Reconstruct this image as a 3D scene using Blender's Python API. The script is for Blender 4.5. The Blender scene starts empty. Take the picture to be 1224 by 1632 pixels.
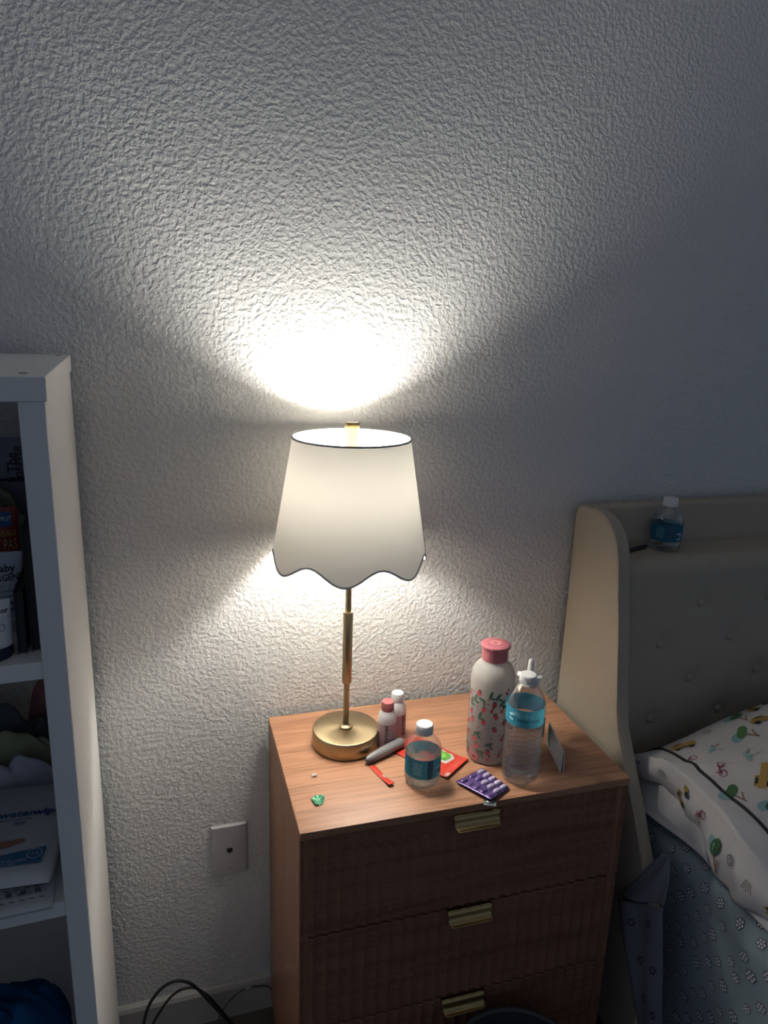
import bpy, bmesh, math, random
from mathutils import Vector, Matrix, noise
random.seed(7)
PI = math.pi
scene = bpy.context.scene
C = scene.collection

# ------------------------------------------------------------------ camera
def set_camera():
    yaw, pitch, roll, f = 0.31032, 0.2565, 0.03331, 1157.52
    cam = bpy.data.cameras.new('camera')
    cam.sensor_fit = 'VERTICAL'; cam.sensor_height = 36.0; cam.lens = 36.0 * f / 1632.0
    cam.clip_start = 0.02
    o = bpy.data.objects.new('camera', cam); C.objects.link(o)
    fw = Vector((math.sin(yaw)*math.cos(pitch), math.cos(yaw)*math.cos(pitch), -math.sin(pitch)))
    r = Vector((math.cos(yaw), -math.sin(yaw), 0)); u = r.cross(fw)
    r2 = math.cos(roll)*r + math.sin(roll)*u; u2 = -math.sin(roll)*r + math.cos(roll)*u
    m = Matrix((r2, u2, -fw)).transposed().to_4x4(); m.translation = Vector((-0.17884, -1.24471, 1.42074))
    o.matrix_world = m
    scene.camera = o
set_camera()
CAM = Vector((-0.17884, -1.24471, 1.42074))

# ------------------------------------------------------------------ world, light, exposure
world = bpy.data.worlds.new('world'); scene.world = world; world.use_nodes = True
bg = world.node_tree.nodes['Background']
bg.inputs[0].default_value = (0.59, 0.73, 1.0, 1); bg.inputs[1].default_value = 0.182
scene.view_settings.view_transform = 'Standard'
scene.view_settings.look = 'None'
scene.view_settings.gamma = 1.0
scene.view_settings.use_curve_mapping = False
scene.view_settings.exposure = 0.0
BULB_STRENGTH = 350.0

# ------------------------------------------------------------------ materials
MATS = {}
def mat(name, col=(0.8, 0.8, 0.8), rough=0.5, metal=0.0, spec=0.5, noise_amt=0.0, noise_scale=30.0, bump=0.0, bump_scale=80.0, **kw):
    if name in MATS: return MATS[name]
    m = bpy.data.materials.new(name); m.use_nodes = True
    nt = m.node_tree; b = nt.nodes['Principled BSDF']
    b.inputs['Base Color'].default_value = (*col, 1)
    b.inputs['Roughness'].default_value = rough
    b.inputs['Metallic'].default_value = metal
    b.inputs['Specular IOR Level'].default_value = spec
    for k, v in kw.items():
        b.inputs[k.replace('_', ' ')].default_value = v
    tc = nt.nodes.new('ShaderNodeTexCoord')
    if noise_amt > 0:
        n = nt.nodes.new('ShaderNodeTexNoise'); n.inputs['Scale'].default_value = noise_scale; n.inputs['Detail'].default_value = 4
        mx = nt.nodes.new('ShaderNodeMix'); mx.data_type = 'RGBA'
        mx.inputs[6].default_value = (*[c*(1-noise_amt) for c in col], 1); mx.inputs[7].default_value = (*[min(1, c*(1+noise_amt)) for c in col], 1)
        nt.links.new(tc.outputs['Object'], n.inputs['Vector']); nt.links.new(n.outputs['Fac'], mx.inputs[0]); nt.links.new(mx.outputs[2], b.inputs['Base Color'])
    if bump > 0:
        n2 = nt.nodes.new('ShaderNodeTexNoise'); n2.inputs['Scale'].default_value = bump_scale; n2.inputs['Detail'].default_value = 3
        bp = nt.nodes.new('ShaderNodeBump'); bp.inputs['Strength'].default_value = bump; bp.inputs['Distance'].default_value = 0.002
        nt.links.new(tc.outputs['Object'], n2.inputs['Vector']); nt.links.new(n2.outputs['Fac'], bp.inputs['Height']); nt.links.new(bp.outputs['Normal'], b.inputs['Normal'])
    MATS[name] = m
    return m

def wall_mat():
    m = mat('wall_paint', (0.66, 0.66, 0.65), 0.75, spec=0.25)
    nt = m.node_tree; b = nt.nodes['Principled BSDF']
    tc = nt.nodes.new('ShaderNodeTexCoord')
    n1 = nt.nodes.new('ShaderNodeTexNoise'); n1.inputs['Scale'].default_value = 125; n1.inputs['Detail'].default_value = 2.5; n1.inputs['Roughness'].default_value = 0.5; n1.inputs['Distortion'].default_value = 0.25
    r = nt.nodes.new('ShaderNodeValToRGB'); r.color_ramp.elements[0].position = 0.40; r.color_ramp.elements[1].position = 0.62
    n2 = nt.nodes.new('ShaderNodeTexNoise'); n2.inputs['Scale'].default_value = 260; n2.inputs['Detail'].default_value = 2
    ad = nt.nodes.new('ShaderNodeMath'); ad.operation = 'MULTIPLY_ADD'; ad.inputs[1].default_value = 0.18
    bp = nt.nodes.new('ShaderNodeBump'); bp.inputs['Strength'].default_value = 0.50; bp.inputs['Distance'].default_value = 0.0022
    for n in (n1, n2): nt.links.new(tc.outputs['Object'], n.inputs['Vector'])
    nt.links.new(n1.outputs['Fac'], r.inputs['Fac']); nt.links.new(n2.outputs['Fac'], ad.inputs[0]); nt.links.new(r.outputs['Color'], ad.inputs[2])
    nt.links.new(ad.outputs[0], bp.inputs['Height']); nt.links.new(bp.outputs['Normal'], b.inputs['Normal'])
    return m

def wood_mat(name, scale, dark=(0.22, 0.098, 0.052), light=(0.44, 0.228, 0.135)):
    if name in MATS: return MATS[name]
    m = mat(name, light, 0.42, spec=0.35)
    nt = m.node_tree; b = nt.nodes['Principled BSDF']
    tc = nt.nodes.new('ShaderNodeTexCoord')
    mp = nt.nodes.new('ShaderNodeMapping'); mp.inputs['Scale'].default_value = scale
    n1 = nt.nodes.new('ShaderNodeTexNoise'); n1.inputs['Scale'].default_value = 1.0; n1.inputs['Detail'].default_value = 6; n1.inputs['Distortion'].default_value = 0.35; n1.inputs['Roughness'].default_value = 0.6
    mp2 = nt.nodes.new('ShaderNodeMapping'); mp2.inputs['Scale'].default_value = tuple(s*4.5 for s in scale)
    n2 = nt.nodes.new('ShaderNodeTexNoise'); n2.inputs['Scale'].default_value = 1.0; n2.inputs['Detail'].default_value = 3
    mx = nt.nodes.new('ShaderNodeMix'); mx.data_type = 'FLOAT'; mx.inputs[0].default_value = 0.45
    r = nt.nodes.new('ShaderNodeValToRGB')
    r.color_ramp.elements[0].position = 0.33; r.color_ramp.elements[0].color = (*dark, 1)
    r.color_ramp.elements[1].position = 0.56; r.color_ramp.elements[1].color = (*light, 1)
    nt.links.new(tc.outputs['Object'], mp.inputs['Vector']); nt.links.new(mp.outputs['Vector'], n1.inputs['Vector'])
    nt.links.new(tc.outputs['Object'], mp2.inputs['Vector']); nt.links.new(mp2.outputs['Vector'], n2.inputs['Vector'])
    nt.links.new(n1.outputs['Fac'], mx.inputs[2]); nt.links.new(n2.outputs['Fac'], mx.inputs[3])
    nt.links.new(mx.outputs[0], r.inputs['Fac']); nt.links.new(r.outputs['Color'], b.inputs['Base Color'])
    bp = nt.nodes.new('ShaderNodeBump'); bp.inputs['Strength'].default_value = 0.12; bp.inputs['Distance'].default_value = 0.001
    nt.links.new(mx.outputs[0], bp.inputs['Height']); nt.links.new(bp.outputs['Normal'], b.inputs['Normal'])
    return m

def clear_plastic(name='clear_plastic', tint=(0.96, 0.975, 0.98), base=0.09):
    """thin PET wall: mostly see-through, glossy towards grazing"""
    if name in MATS: return MATS[name]
    m = bpy.data.materials.new(name); m.use_nodes = True
    nt = m.node_tree; nt.nodes.remove(nt.nodes['Principled BSDF'])
    out = nt.nodes['Material Output']
    tr = nt.nodes.new('ShaderNodeBsdfTransparent'); tr.inputs[0].default_value = (*tint, 1)
    gl = nt.nodes.new('ShaderNodeBsdfGlossy'); gl.inputs['Roughness'].default_value = 0.03
    lw = nt.nodes.new('ShaderNodeLayerWeight'); lw.inputs[0].default_value = 0.35
    mr = nt.nodes.new('ShaderNodeMapRange'); mr.inputs[3].default_value = base; mr.inputs[4].default_value = 0.6
    mx = nt.nodes.new('ShaderNodeMixShader')
    nt.links.new(lw.outputs['Facing'], mr.inputs[0]); nt.links.new(mr.outputs[0], mx.inputs[0])
    nt.links.new(tr.outputs[0], mx.inputs[1]); nt.links.new(gl.outputs[0], mx.inputs[2]); nt.links.new(mx.outputs[0], out.inputs['Surface'])
    MATS[name] = m
    return m

def water_mat():
    if 'water' in MATS: return MATS['water']
    m = bpy.data.materials.new('water'); m.use_nodes = True
    nt = m.node_tree; nt.nodes.remove(nt.nodes['Principled BSDF'])
    g = nt.nodes.new('ShaderNodeBsdfGlass'); g.inputs['IOR'].default_value = 1.22; g.inputs['Roughness'].default_value = 0.02
    g.inputs[0].default_value = (0.97, 0.98, 0.98, 1)
    tr = nt.nodes.new('ShaderNodeBsdfTransparent'); tr.inputs[0].default_value = (0.95, 0.96, 0.96, 1)
    mx = nt.nodes.new('ShaderNodeMixShader'); mx.inputs[0].default_value = 0.5
    nt.links.new(g.outputs[0], mx.inputs[1]); nt.links.new(tr.outputs[0], mx.inputs[2])
    nt.links.new(mx.outputs[0], nt.nodes['Material Output'].inputs['Surface'])
    MATS['water'] = m
    return m

def cloth_glow(name, col, tl, weight, rough=0.9):
    """fabric or frosted wall that lets light through: diffuse + translucent"""
    if name in MATS: return MATS[name]
    m = bpy.data.materials.new(name); m.use_nodes = True
    nt = m.node_tree; nt.nodes.remove(nt.nodes['Principled BSDF'])
    d = nt.nodes.new('ShaderNodeBsdfDiffuse'); t = nt.nodes.new('ShaderNodeBsdfTranslucent'); mx = nt.nodes.new('ShaderNodeMixShader')
    tc = nt.nodes.new('ShaderNodeTexCoord'); mp = nt.nodes.new('ShaderNodeMapping'); mp.inputs['Scale'].default_value = (350, 350, 900)
    n = nt.nodes.new('ShaderNodeTexNoise'); n.inputs['Scale'].default_value = 1.0; n.inputs['Detail'].default_value = 2
    r = nt.nodes.new('ShaderNodeMix'); r.data_type = 'RGBA'; r.inputs[6].default_value = (*[c*0.93 for c in tl], 1); r.inputs[7].default_value = (*tl, 1)
    nt.links.new(tc.outputs['Object'], mp.inputs[0]); nt.links.new(mp.outputs[0], n.inputs['Vector']); nt.links.new(n.outputs['Fac'], r.inputs[0]); nt.links.new(r.outputs[2], t.inputs[0])
    d.inputs[0].default_value = (*col, 1); mx.inputs[0].default_value = weight
    nt.links.new(d.outputs[0], mx.inputs[1]); nt.links.new(t.outputs[0], mx.inputs[2]); nt.links.new(mx.outputs[0], nt.nodes['Material Output'].inputs['Surface'])
    MATS[name] = m
    return m

def emit_mat(name, col, s):
    m = bpy.data.materials.new(name); m.use_nodes = True
    nt = m.node_tree; nt.nodes.remove(nt.nodes['Principled BSDF'])
    e = nt.nodes.new('ShaderNodeEmission'); e.inputs[0].default_value = (*col, 1); e.inputs[1].default_value = s
    nt.links.new(e.outputs[0], nt.nodes['Material Output'].inputs['Surface'])
    return m

# ------------------------------------------------------------------ mesh helpers
def link(name, verts, faces, m, parent=None, smooth=False, loc=None):
    me = bpy.data.meshes.new(name); me.from_pydata([tuple(v) for v in verts], [], faces); me.update()
    if m: me.materials.append(m)
    if smooth:
        for p in me.polygons: p.use_smooth = True
    o = bpy.data.objects.new(name, me); C.objects.link(o)
    if parent: o.parent = parent
    if loc: o.location = loc
    return o

def link_bm(name, bm, m, parent=None, smooth=False, angle=None, loc=None):
    me = bpy.data.meshes.new(name); bm.to_mesh(me); bm.free()
    if m: me.materials.append(m)
    if smooth:
        for p in me.polygons: p.use_smooth = True
        if angle: me.set_sharp_from_angle(angle=angle)
    o = bpy.data.objects.new(name, me); C.objects.link(o)
    if parent: o.parent = parent
    if loc: o.location = loc
    return o

def bm_box(x0, x1, y0, y1, z0, z1, bev=0.0, seg=2):
    bm = bmesh.new(); bmesh.ops.create_cube(bm, size=1)
    bmesh.ops.scale(bm, verts=bm.verts, vec=(x1-x0, y1-y0, z1-z0))
    bmesh.ops.translate(bm, verts=bm.verts, vec=((x0+x1)/2, (y0+y1)/2, (z0+z1)/2))
    if bev > 0:
        bmesh.ops.bevel(bm, geom=list(bm.edges), offset=bev, segments=seg, profile=0.5, affect='EDGES')
    return bm

def box(name, x0, x1, y0, y1, z0, z1, m, parent=None, bev=0.0, seg=2, smooth=True):
    return link_bm(name, bm_box(x0, x1, y0, y1, z0, z1, bev, seg), m, parent, smooth and bev > 0, angle=0.6)

def lathe_data(prof, n=48, twist=None):
    V, F = [], []
    for i, (r, z) in enumerate(prof):
        for k in range(n):
            a = 2*PI*k/n; rr = r + (twist(a, z, r) if twist else 0)
            V.append((rr*math.cos(a), rr*math.sin(a), z))
    for i in range(len(prof)-1):
        for k in range(n):
            k2 = (k+1) % n
            F.append((i*n+k, i*n+k2, (i+1)*n+k2, (i+1)*n+k))
    return V, F

def lathe(name, prof, m, parent=None, n=48, loc=None, twist=None, cap=True, smooth=True, angle=0.7):
    V, F = lathe_data(prof, n, twist)
    if cap:
        if prof[0][0] > 1e-6: F.append(tuple(reversed(range(n))))
        if prof[-1][0] > 1e-6: F.append(tuple(range((len(prof)-1)*n, len(prof)*n)))
    o = link(name, V, F, m, parent, smooth, loc)
    if smooth: o.data.set_sharp_from_angle(angle=angle)
    return o

def tube_data(pts, rad, n=8, closed=False):
    P = [Vector(p) for p in pts]; V, F = [], []
    N = len(P); up = Vector((0.13, 0.21, 0.97))
    for i in range(N):
        a = P[i-1] if (i > 0 or closed) else P[i]; b = P[(i+1) % N] if (i < N-1 or closed) else P[i]
        t = (b-a).normalized(); s = t.cross(up)
        if s.length < 1e-4: s = t.cross(Vector((1, 0, 0)))
        s.normalize(); w = s.cross(t)
        r = rad(i/(N-1)) if callable(rad) else rad
        for k in range(n):
            an = 2*PI*k/n; V.append(P[i] + s*math.cos(an)*r + w*math.sin(an)*r)
    M = N if closed else N-1
    for i in range(M):
        for k in range(n):
            k2 = (k+1) % n; j = (i+1) % N
            F.append((i*n+k, i*n+k2, j*n+k2, j*n+k))
    if not closed:
        F.append(tuple(reversed(range(n)))); F.append(tuple(range((N-1)*n, N*n)))
    return V, F

def tube(name, pts, rad, m, parent=None, n=8, closed=False):
    V, F = tube_data(pts, rad, n, closed)
    return link(name, V, F, m, parent, True)

def catmull(pts, k=8):
    P = [Vector(p) for p in pts]; P = [2*P[0]-P[1]] + P + [2*P[-1]-P[-2]]; out = []
    for i in range(1, len(P)-2):
        for j in range(k):
            t = j/k; a, b, c, d = P[i-1], P[i], P[i+1], P[i+2]
            out.append(0.5*((2*b)+(c-a)*t+(2*a-5*b+4*c-d)*t*t+(3*b-a-3*c+d)*t**3))
    out.append(P[-2]); return out

def grid_sheet(name, fn, nu, nv, m, parent=None, thick=0.0, smooth=True):
    """surface fn(u,v) with u,v in 0..1; thick > 0 gives it a second skin"""
    V, F = [], []
    for i in range(nu+1):
        for j in range(nv+1):
            V.append(Vector(fn(i/nu, j/nv)))
    idx = lambda i, j: i*(nv+1)+j
    for i in range(nu):
        for j in range(nv):
            F.append((idx(i, j), idx(i+1, j), idx(i+1, j+1), idx(i, j+1)))
    o = link(name, V, F, m, parent, smooth)
    if thick:
        md = o.modifiers.new('thickness', 'SOLIDIFY'); md.thickness = thick; md.offset = 0
    return o

def thing(name, label, cat, loc=(0, 0, 0), rotz=0.0, group=None):
    o = bpy.data.objects.new(name, None); o.empty_display_size = 0.02; C.objects.link(o)
    o.location = loc; o.rotation_euler = (0, 0, rotz)
    o['label'] = label; o['category'] = cat
    if group: o['group'] = group
    return o

def tag(o, label, cat, group=None):
    o['label'] = label; o['category'] = cat
    if group: o['group'] = group
    return o

def struct(o):
    o['kind'] = 'structure'; return o

_font_cache = {}
def text_shape(body, size, bold=0.0, align='CENTER'):
    cu = bpy.data.curves.new('txt', 'FONT'); cu.body = body; cu.size = size; cu.align_x = align; cu.align_y = 'CENTER'; cu.offset = bold*size; cu.resolution_u = 2
    o = bpy.data.objects.new('txt', cu); C.objects.link(o)
    dg = bpy.context.evaluated_depsgraph_get()
    me = bpy.data.meshes.new_from_object(o.evaluated_get(dg))
    V = [tuple(v.co) for v in me.vertices]; F = [tuple(p.vertices) for p in me.polygons]
    bpy.data.objects.remove(o); bpy.data.curves.remove(cu); bpy.data.meshes.remove(me)
    return V, F

def text(name, body, size, mapfn, m, parent, bold=0.0, align='CENTER', sx=1.0, rot=0.0):
    V, F = text_shape(body, size, bold, align)
    c, s = math.cos(rot), math.sin(rot)
    V = [mapfn(c*x*sx - s*y, s*x*sx + c*y) for x, y, z in V]
    return link(name, V, F, m, parent)

def lift(V, b, k):
    """keeps overlapping prints of one colour from lying in exactly the same plane"""
    n = (Vector(V[b+1])-Vector(V[b])).cross(Vector(V[b+2])-Vector(V[b]))
    if n.length > 0:
        n.normalize(); n *= (k % 7)*3e-5
        if n.z < 0 and abs(n.z) > 0.5*n.length: n = -n
        for i in range(b, len(V)): V[i] = tuple(Vector(V[i])+n)

def poly_print(name, polys, mapfn, m, parent):
    """flat print: a list of convex outlines in print coordinates laid onto a surface"""
    V, F = [], []
    for pl in polys:
        cx = sum(p[0] for p in pl)/len(pl); cy = sum(p[1] for p in pl)/len(pl)
        b = len(V); V.append(mapfn(cx, cy)); V += [mapfn(*p) for p in pl]; lift(V, b, len(F))
        n = len(pl)
        F += [(b, b+1+i, b+1+(i+1) % n) for i in range(n)]
    o = link(name, V, F, m, parent)
    if len(polys) > 1: o['kind'] = 'stuff'
    return o

def ell(cx, cy, a, b, rot=0, n=12):
    c, s = math.cos(rot), math.sin(rot)
    return [(cx + c*a*math.cos(2*PI*i/n) - s*b*math.sin(2*PI*i/n), cy + s*a*math.cos(2*PI*i/n) + c*b*math.sin(2*PI*i/n)) for i in range(n)]

def rect(cx, cy, w, h, rot=0):
    c, s = math.cos(rot), math.sin(rot)
    return [(cx+c*x-s*y, cy+s*x+c*y) for x, y in ((-w/2, -h/2), (w/2, -h/2), (w/2, h/2), (-w/2, h/2))]

def ring(cx, cy, r, w, n=12):
    out = []
    for i in range(n):
        a, b = 2*PI*i/n, 2*PI*(i+1)/n
        out.append([(cx+q*math.cos(t), cy+q*math.sin(t)) for q, t in ((r-w/2, a), (r+w/2, a), (r+w/2, b), (r-w/2, b))])
    return out

def cyl_map(r, phi0, z0, off=0.0004):
    rf = r if callable(r) else (lambda z: r)
    def f(x, y):
        q = rf(z0+y)+off; t = phi0 + x/q
        return (q*math.cos(t), q*math.sin(t), z0+y)
    return f

def phi_to_cam(x, y): return math.atan2(CAM.y-y, CAM.x-x)

# ================================================================== setting
M_white = mat('white_laminate', (0.80, 0.79, 0.77), 0.45, spec=0.4)
M_trim = mat('trim_paint', (0.40, 0.39, 0.38), 0.5)
M_brass = mat('brushed_brass', (0.38, 0.30, 0.18), 0.34, metal=1.0)
M_black = mat('black_plastic', (0.012, 0.012, 0.013), 0.45)

struct(box('wall_back', -3.0, 3.2, 0.0, 0.1, 0.0, 2.45, wall_mat()))
M_carpet = mat('carpet', (0.10, 0.095, 0.085), 0.95, spec=0.1, noise_amt=0.5, noise_scale=400, bump=1.0, bump_scale=500)
struct(box('floor', -3.0, 3.2, -3.6, 0.1, -0.06, 0.0, M_carpet))
struct(box('ceiling', -3.0, 3.2, -3.6, 0.1, 2.45, 2.5, mat('ceiling_paint', (0.85, 0.86, 0.88), 0.9, spec=0.1)))
bb = bmesh.new()
prof = [(0, 0), (-0.012, 0), (-0.012, 0.070), (-0.009, 0.078), (-0.004, 0.082), (0, 0.082)]
vs = [[bb.verts.new((x, y, z)) for y, z in prof] for x in (-3.0, 3.2)]
for i in range(len(prof)-1): bb.faces.new((vs[0][i], vs[1][i], vs[1][i+1], vs[0][i+1]))
struct(link_bm('baseboard_back', bb, M_trim))

# ================================================================== nightstand
H = 0.6923; W = 0.5616; D = 0.332
NS = thing('nightstand', 'fluted wooden three-drawer nightstand with brass pulls beneath the lamp', 'nightstand', (0, -0.016, 0), -0.01296)
Wtop = wood_mat('wood_top', (2.2, 42, 42)); Wside = wood_mat('wood_side', (30, 30, 1.8), (0.20, 0.09, 0.05), (0.30, 0.15, 0.09)); Wfront = wood_mat('wood_front', (2.0, 30, 34), (0.17, 0.075, 0.045), (0.27, 0.13, 0.082))  # one wood; side and front copies carry their shade as darker colour
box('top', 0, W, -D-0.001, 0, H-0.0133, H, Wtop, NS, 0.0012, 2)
box('side_panel', 0, 0.016, -D+0.004, 0, 0.03, H-0.0134, Wside, NS, 0.001, 1)
box('side_panel', W-0.018, W-0.002, -D+0.004, 0, 0.03, H-0.0134, Wside, NS, 0.001, 1)
box('back_panel', 0.016, W-0.018, -0.012, -0.002, 0.03, H-0.0134, Wside, NS)
box('base_rail', 0.016, W-0.018, -D+0.006, -D+0.024, 0.03, 0.134, Wfront, NS)
for lx in (0.03, W-0.07):
    for ly in (-D+0.03, -0.05):
        box('foot', lx, lx+0.04, ly, ly+0.03, 0.0, 0.03, Wside, NS, 0.002, 1)

def fluted_front(z0, z1):
    n, seg, dep = 27, 8, 0.0042
    x0, x1 = 0.0008, W-0.0028
    V, F = [], []; N = n*seg
    for i in range(N+1):
        t = (i/seg) % 1.0
        if i == N: t = 0
        x = x0+(x1-x0)*i/N
        y = -D + 0.0005 + dep*math.sin(PI*t)
        for (yy, zz) in ((y+0.002, z0), (y, z0+0.0015), (y, z1-0.0015), (y+0.002, z1), (-D+0.022, z1), (-D+0.022, z0)):
            V.append((x, yy, zz))
    for i in range(N):
        for k in range(6):
            k2 = (k+1) % 6
            F.append((i*6+k, (i+1)*6+k, (i+1)*6+k2, i*6+k2))
    F.append(tuple(range(6))); F.append(tuple(reversed(range(N*6, N*6+6))))
    return V, F

def pull(parent, xc, ztop):
    """scooped brass edge pull with rounded lower corners"""
    hw = 0.0392
    prof = [(0.004, 0.003), (-0.002, 0.003), (-0.003, -0.003), (-0.0035, -0.008), (-0.006, -0.0125), (-0.0105, -0.0155), (-0.0155, -0.0165), (-0.0175, -0.0150)]
    V, F = [], []
    nu = 24
    for j, (dy, dz) in enumerate(prof):
        t = j/(len(prof)-1)
        w = hw*(1-0.24*(1-math.sqrt(max(0, 1-(max(0, (t-0.25)/0.75))**2))))
        for i in range(nu+1):
            u = -1+2*i/nu
            V.append((xc+w*u, -D+dy, ztop+dz+(0.0012*abs(math.sin(PI*(u*2.0))) if j < 2 else 0)))
    for j in range(len(prof)-1):
        for i in range(nu):
            a = j*(nu+1)+i; F.append((a, a+1, a+nu+2, a+nu+1))
    o = link('handle', V, F, mat('pull_brass', (0.46, 0.34, 0.155), 0.36, metal=1.0), parent, True)
    md = o.modifiers.new('thickness', 'SOLIDIFY'); md.thickness = 0.0016
    return o

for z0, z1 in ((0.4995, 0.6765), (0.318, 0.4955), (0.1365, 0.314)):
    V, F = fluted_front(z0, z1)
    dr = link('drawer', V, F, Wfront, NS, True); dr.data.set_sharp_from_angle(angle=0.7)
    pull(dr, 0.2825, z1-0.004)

# ================================================================== table lamp
def brushed_base():
    m = mat('brass_turned', (0.37, 0.295, 0.18), 0.33, metal=1.0)
    nt = m.node_tree; b = nt.nodes['Principled BSDF']
    t = nt.nodes.new('ShaderNodeTangent'); t.direction_type = 'RADIAL'; t.axis = 'Z'
    b.inputs['Anisotropic'].default_value = 0.75
    nt.links.new(t.outputs[0], b.inputs['Tangent'])
    return m
LX, LY = 0.1192, -0.1353
LAMP = thing('table_lamp', 'lit brass table lamp with a scalloped white fabric shade', 'lamp', (LX, LY, H))
lathe('base', [(0.001, 0), (0.0565, 0), (0.0585, 0.002), (0.0590, 0.004), (0.0590, 0.0290), (0.0580, 0.0312), (0.0560, 0.0320), (0.02, 0.0322), (0.001, 0.0322)], brushed_base(), LAMP, 72)
lathe('collar', [(0.0115, 0.032), (0.0122, 0.0335), (0.0115, 0.0355), (0.006, 0.037), (0.005, 0.038)], M_brass, LAMP, 32)
lathe('pole', [(0.0052, 0.032), (0.0052, 0.470)], M_brass, LAMP, 24)
lathe('sleeve', [(0.0055, 0.1190), (0.0080, 0.1190), (0.0084, 0.1200), (0.0084, 0.2500), (0.0080, 0.2510), (0.0055, 0.2510)], M_brass, LAMP, 32)
Z0, ZT = 1.0570-H, 1.2405-H      # scallop crest height and top rim, above the table
M_shade = cloth_glow('shade_fabric', (0.80, 0.77, 0.72), (0.80, 0.745, 0.64), 0.031)
M_shade_trim = mat('shade_trim', (0.50, 0.49, 0.48), 0.8)
ph0 = phi_to_cam(LX, LY) - math.radians(3)
def shade_low(a): return Z0 - 0.0235*(0.5+0.5*math.cos(7*(a-ph0)))
def shade_r(z): return 0.1250 + (0.0945-0.1250)*(z-Z0)/(ZT-Z0)
def shade_fn(u, v):
    a = 2*PI*u; z = shade_low(a)+(ZT-shade_low(a))*v; r = shade_r(z)
    return (r*math.cos(a), r*math.sin(a), z)
SH = grid_sheet('shade', shade_fn, 168, 24, M_shade, LAMP)
tube('rim_trim', [(shade_r(ZT)*math.cos(2*PI*i/96), shade_r(ZT)*math.sin(2*PI*i/96), ZT) for i in range(96)], 0.0019, M_shade_trim, SH, 6, True)
tube('scallop_trim', [(shade_fn(i/168, 0)) for i in range(168)], 0.0017, M_shade_trim, SH, 6, True)
a = ph0 + math.radians(88)
tube('seam', [(shade_r(z)*1.003*math.cos(a), shade_r(z)*1.003*math.sin(a), z) for z in [shade_low(a)+(ZT-shade_low(a))*k/10 for k in range(11)]], 0.0008, M_shade_trim, SH, 6)
for k in range(3):
    b = ph0 + math.radians(35) + k*2*PI/3
    tube('spider_arm', catmull([(0.008*math.cos(b), 0.008*math.sin(b), ZT-0.024), (0.06*math.cos(b), 0.06*math.sin(b), ZT-0.022), (0.076*math.cos(b), 0.076*math.sin(b), ZT-0.019), (0.0935*math.cos(b), 0.0935*math.sin(b), ZT-0.001)], 4), 0.0008, mat('wire_dark', (0.02, 0.018, 0.015), 0.5), LAMP, 6)
def knurl(a, z, r): return 0.00025*math.cos(24*a) if r > 0.008 else 0
lathe('finial', [(0.001, ZT-0.030), (0.0098, ZT-0.030), (0.0103, ZT-0.029), (0.0103, ZT+0.0130), (0.0112, ZT+0.0145), (0.0114, ZT+0.0230), (0.0105, ZT+0.0245), (0.001, ZT+0.0245)], mat('finial_gold', (0.13, 0.088, 0.036), 0.4, metal=1.0), LAMP, 96, twist=knurl)
# socket and bulb
lathe('socket', [(0.001, 0.368), (0.014, 0.368), (0.0155, 0.371), (0.0155, 0.405), (0.001, 0.405)], M_brass, LAMP, 32)
zb = 0.405
lathe('bulb_downlight_block', [(0.012, zb), (0.0135, zb+0.008), (0.0185, zb+0.018), (0.0245, zb+0.028), (0.001, zb+0.0285)], mat('bulb_downlight_block', (0.7, 0.7, 0.7), 0.5), LAMP, 32)  # unseen opaque lower bulb, added to hold back light going down
lathe('bulb', [(0.0245, zb+0.0286), (0.0300, zb+0.042), (0.0310, zb+0.054), (0.0285, zb+0.068), (0.0225, zb+0.078), (0.0120, zb+0.0845), (0.001, zb+0.086)], emit_mat('bulb_glow', (1.0, 0.965, 0.885), BULB_STRENGTH), LAMP, 32)

# ================================================================== shelf unit
SHU = thing('shelf_unit', 'white open cube shelf unit standing against the wall', 'shelf', (-0.29984, -0.02086, 0), 0.03752)
SD = 0.41894; ST = 1.3563; T = 0.025; SWD = 0.66      # local: x runs left (negative), y towards the room (negative)
box('top_panel', -SWD-0.0025, 0.0025, -SD-0.001, 0, ST-T, ST, M_white, SHU, 0.0008, 1)
box('side_panel', -T, 0, -SD, 0, 0.0, ST-T, M_white, SHU, 0.0008, 1)
box('side_panel', -SWD, -SWD+T, -SD, 0, 0.0, ST-T, M_white, SHU, 0.0008, 1)
box('divider', -SWD/2-0.01, -SWD/2+0.01, -SD+0.004, 0, 0.02, ST-T, M_white, SHU)
SHELVES = [1.0255, 0.7085, 0.395, 0.06]
for z in SHELVES:
    for xa, xb in ((-SWD/2+0.0101, -T-0.0002), (-SWD+T+0.0002, -SWD/2-0.0101)):
        box('shelf_board', xa, xb, -SD+0.002, 0, z, z+0.0205, M_white, SHU, 0.0006, 1)
for cx, cy in ((-0.022, -SD+0.042), (-0.012, -0.03)):
    lathe('screw_hole', [(0.001, 0.0), (0.0045, 0.0), (0.0045, 0.0004), (0.001, 0.0004)], M_black, SHU, 20, loc=(cx, cy, ST), smooth=False)
def sp(x, d, z=0.0):
    """point given from the shelf unit's right side (x<0 inside), d metres out from its back"""
    c, s = math.cos(0.03752), math.sin(0.03752)
    return (-0.29984 + c*x + s*d, -0.02086 + s*x - c*d, z)

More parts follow.
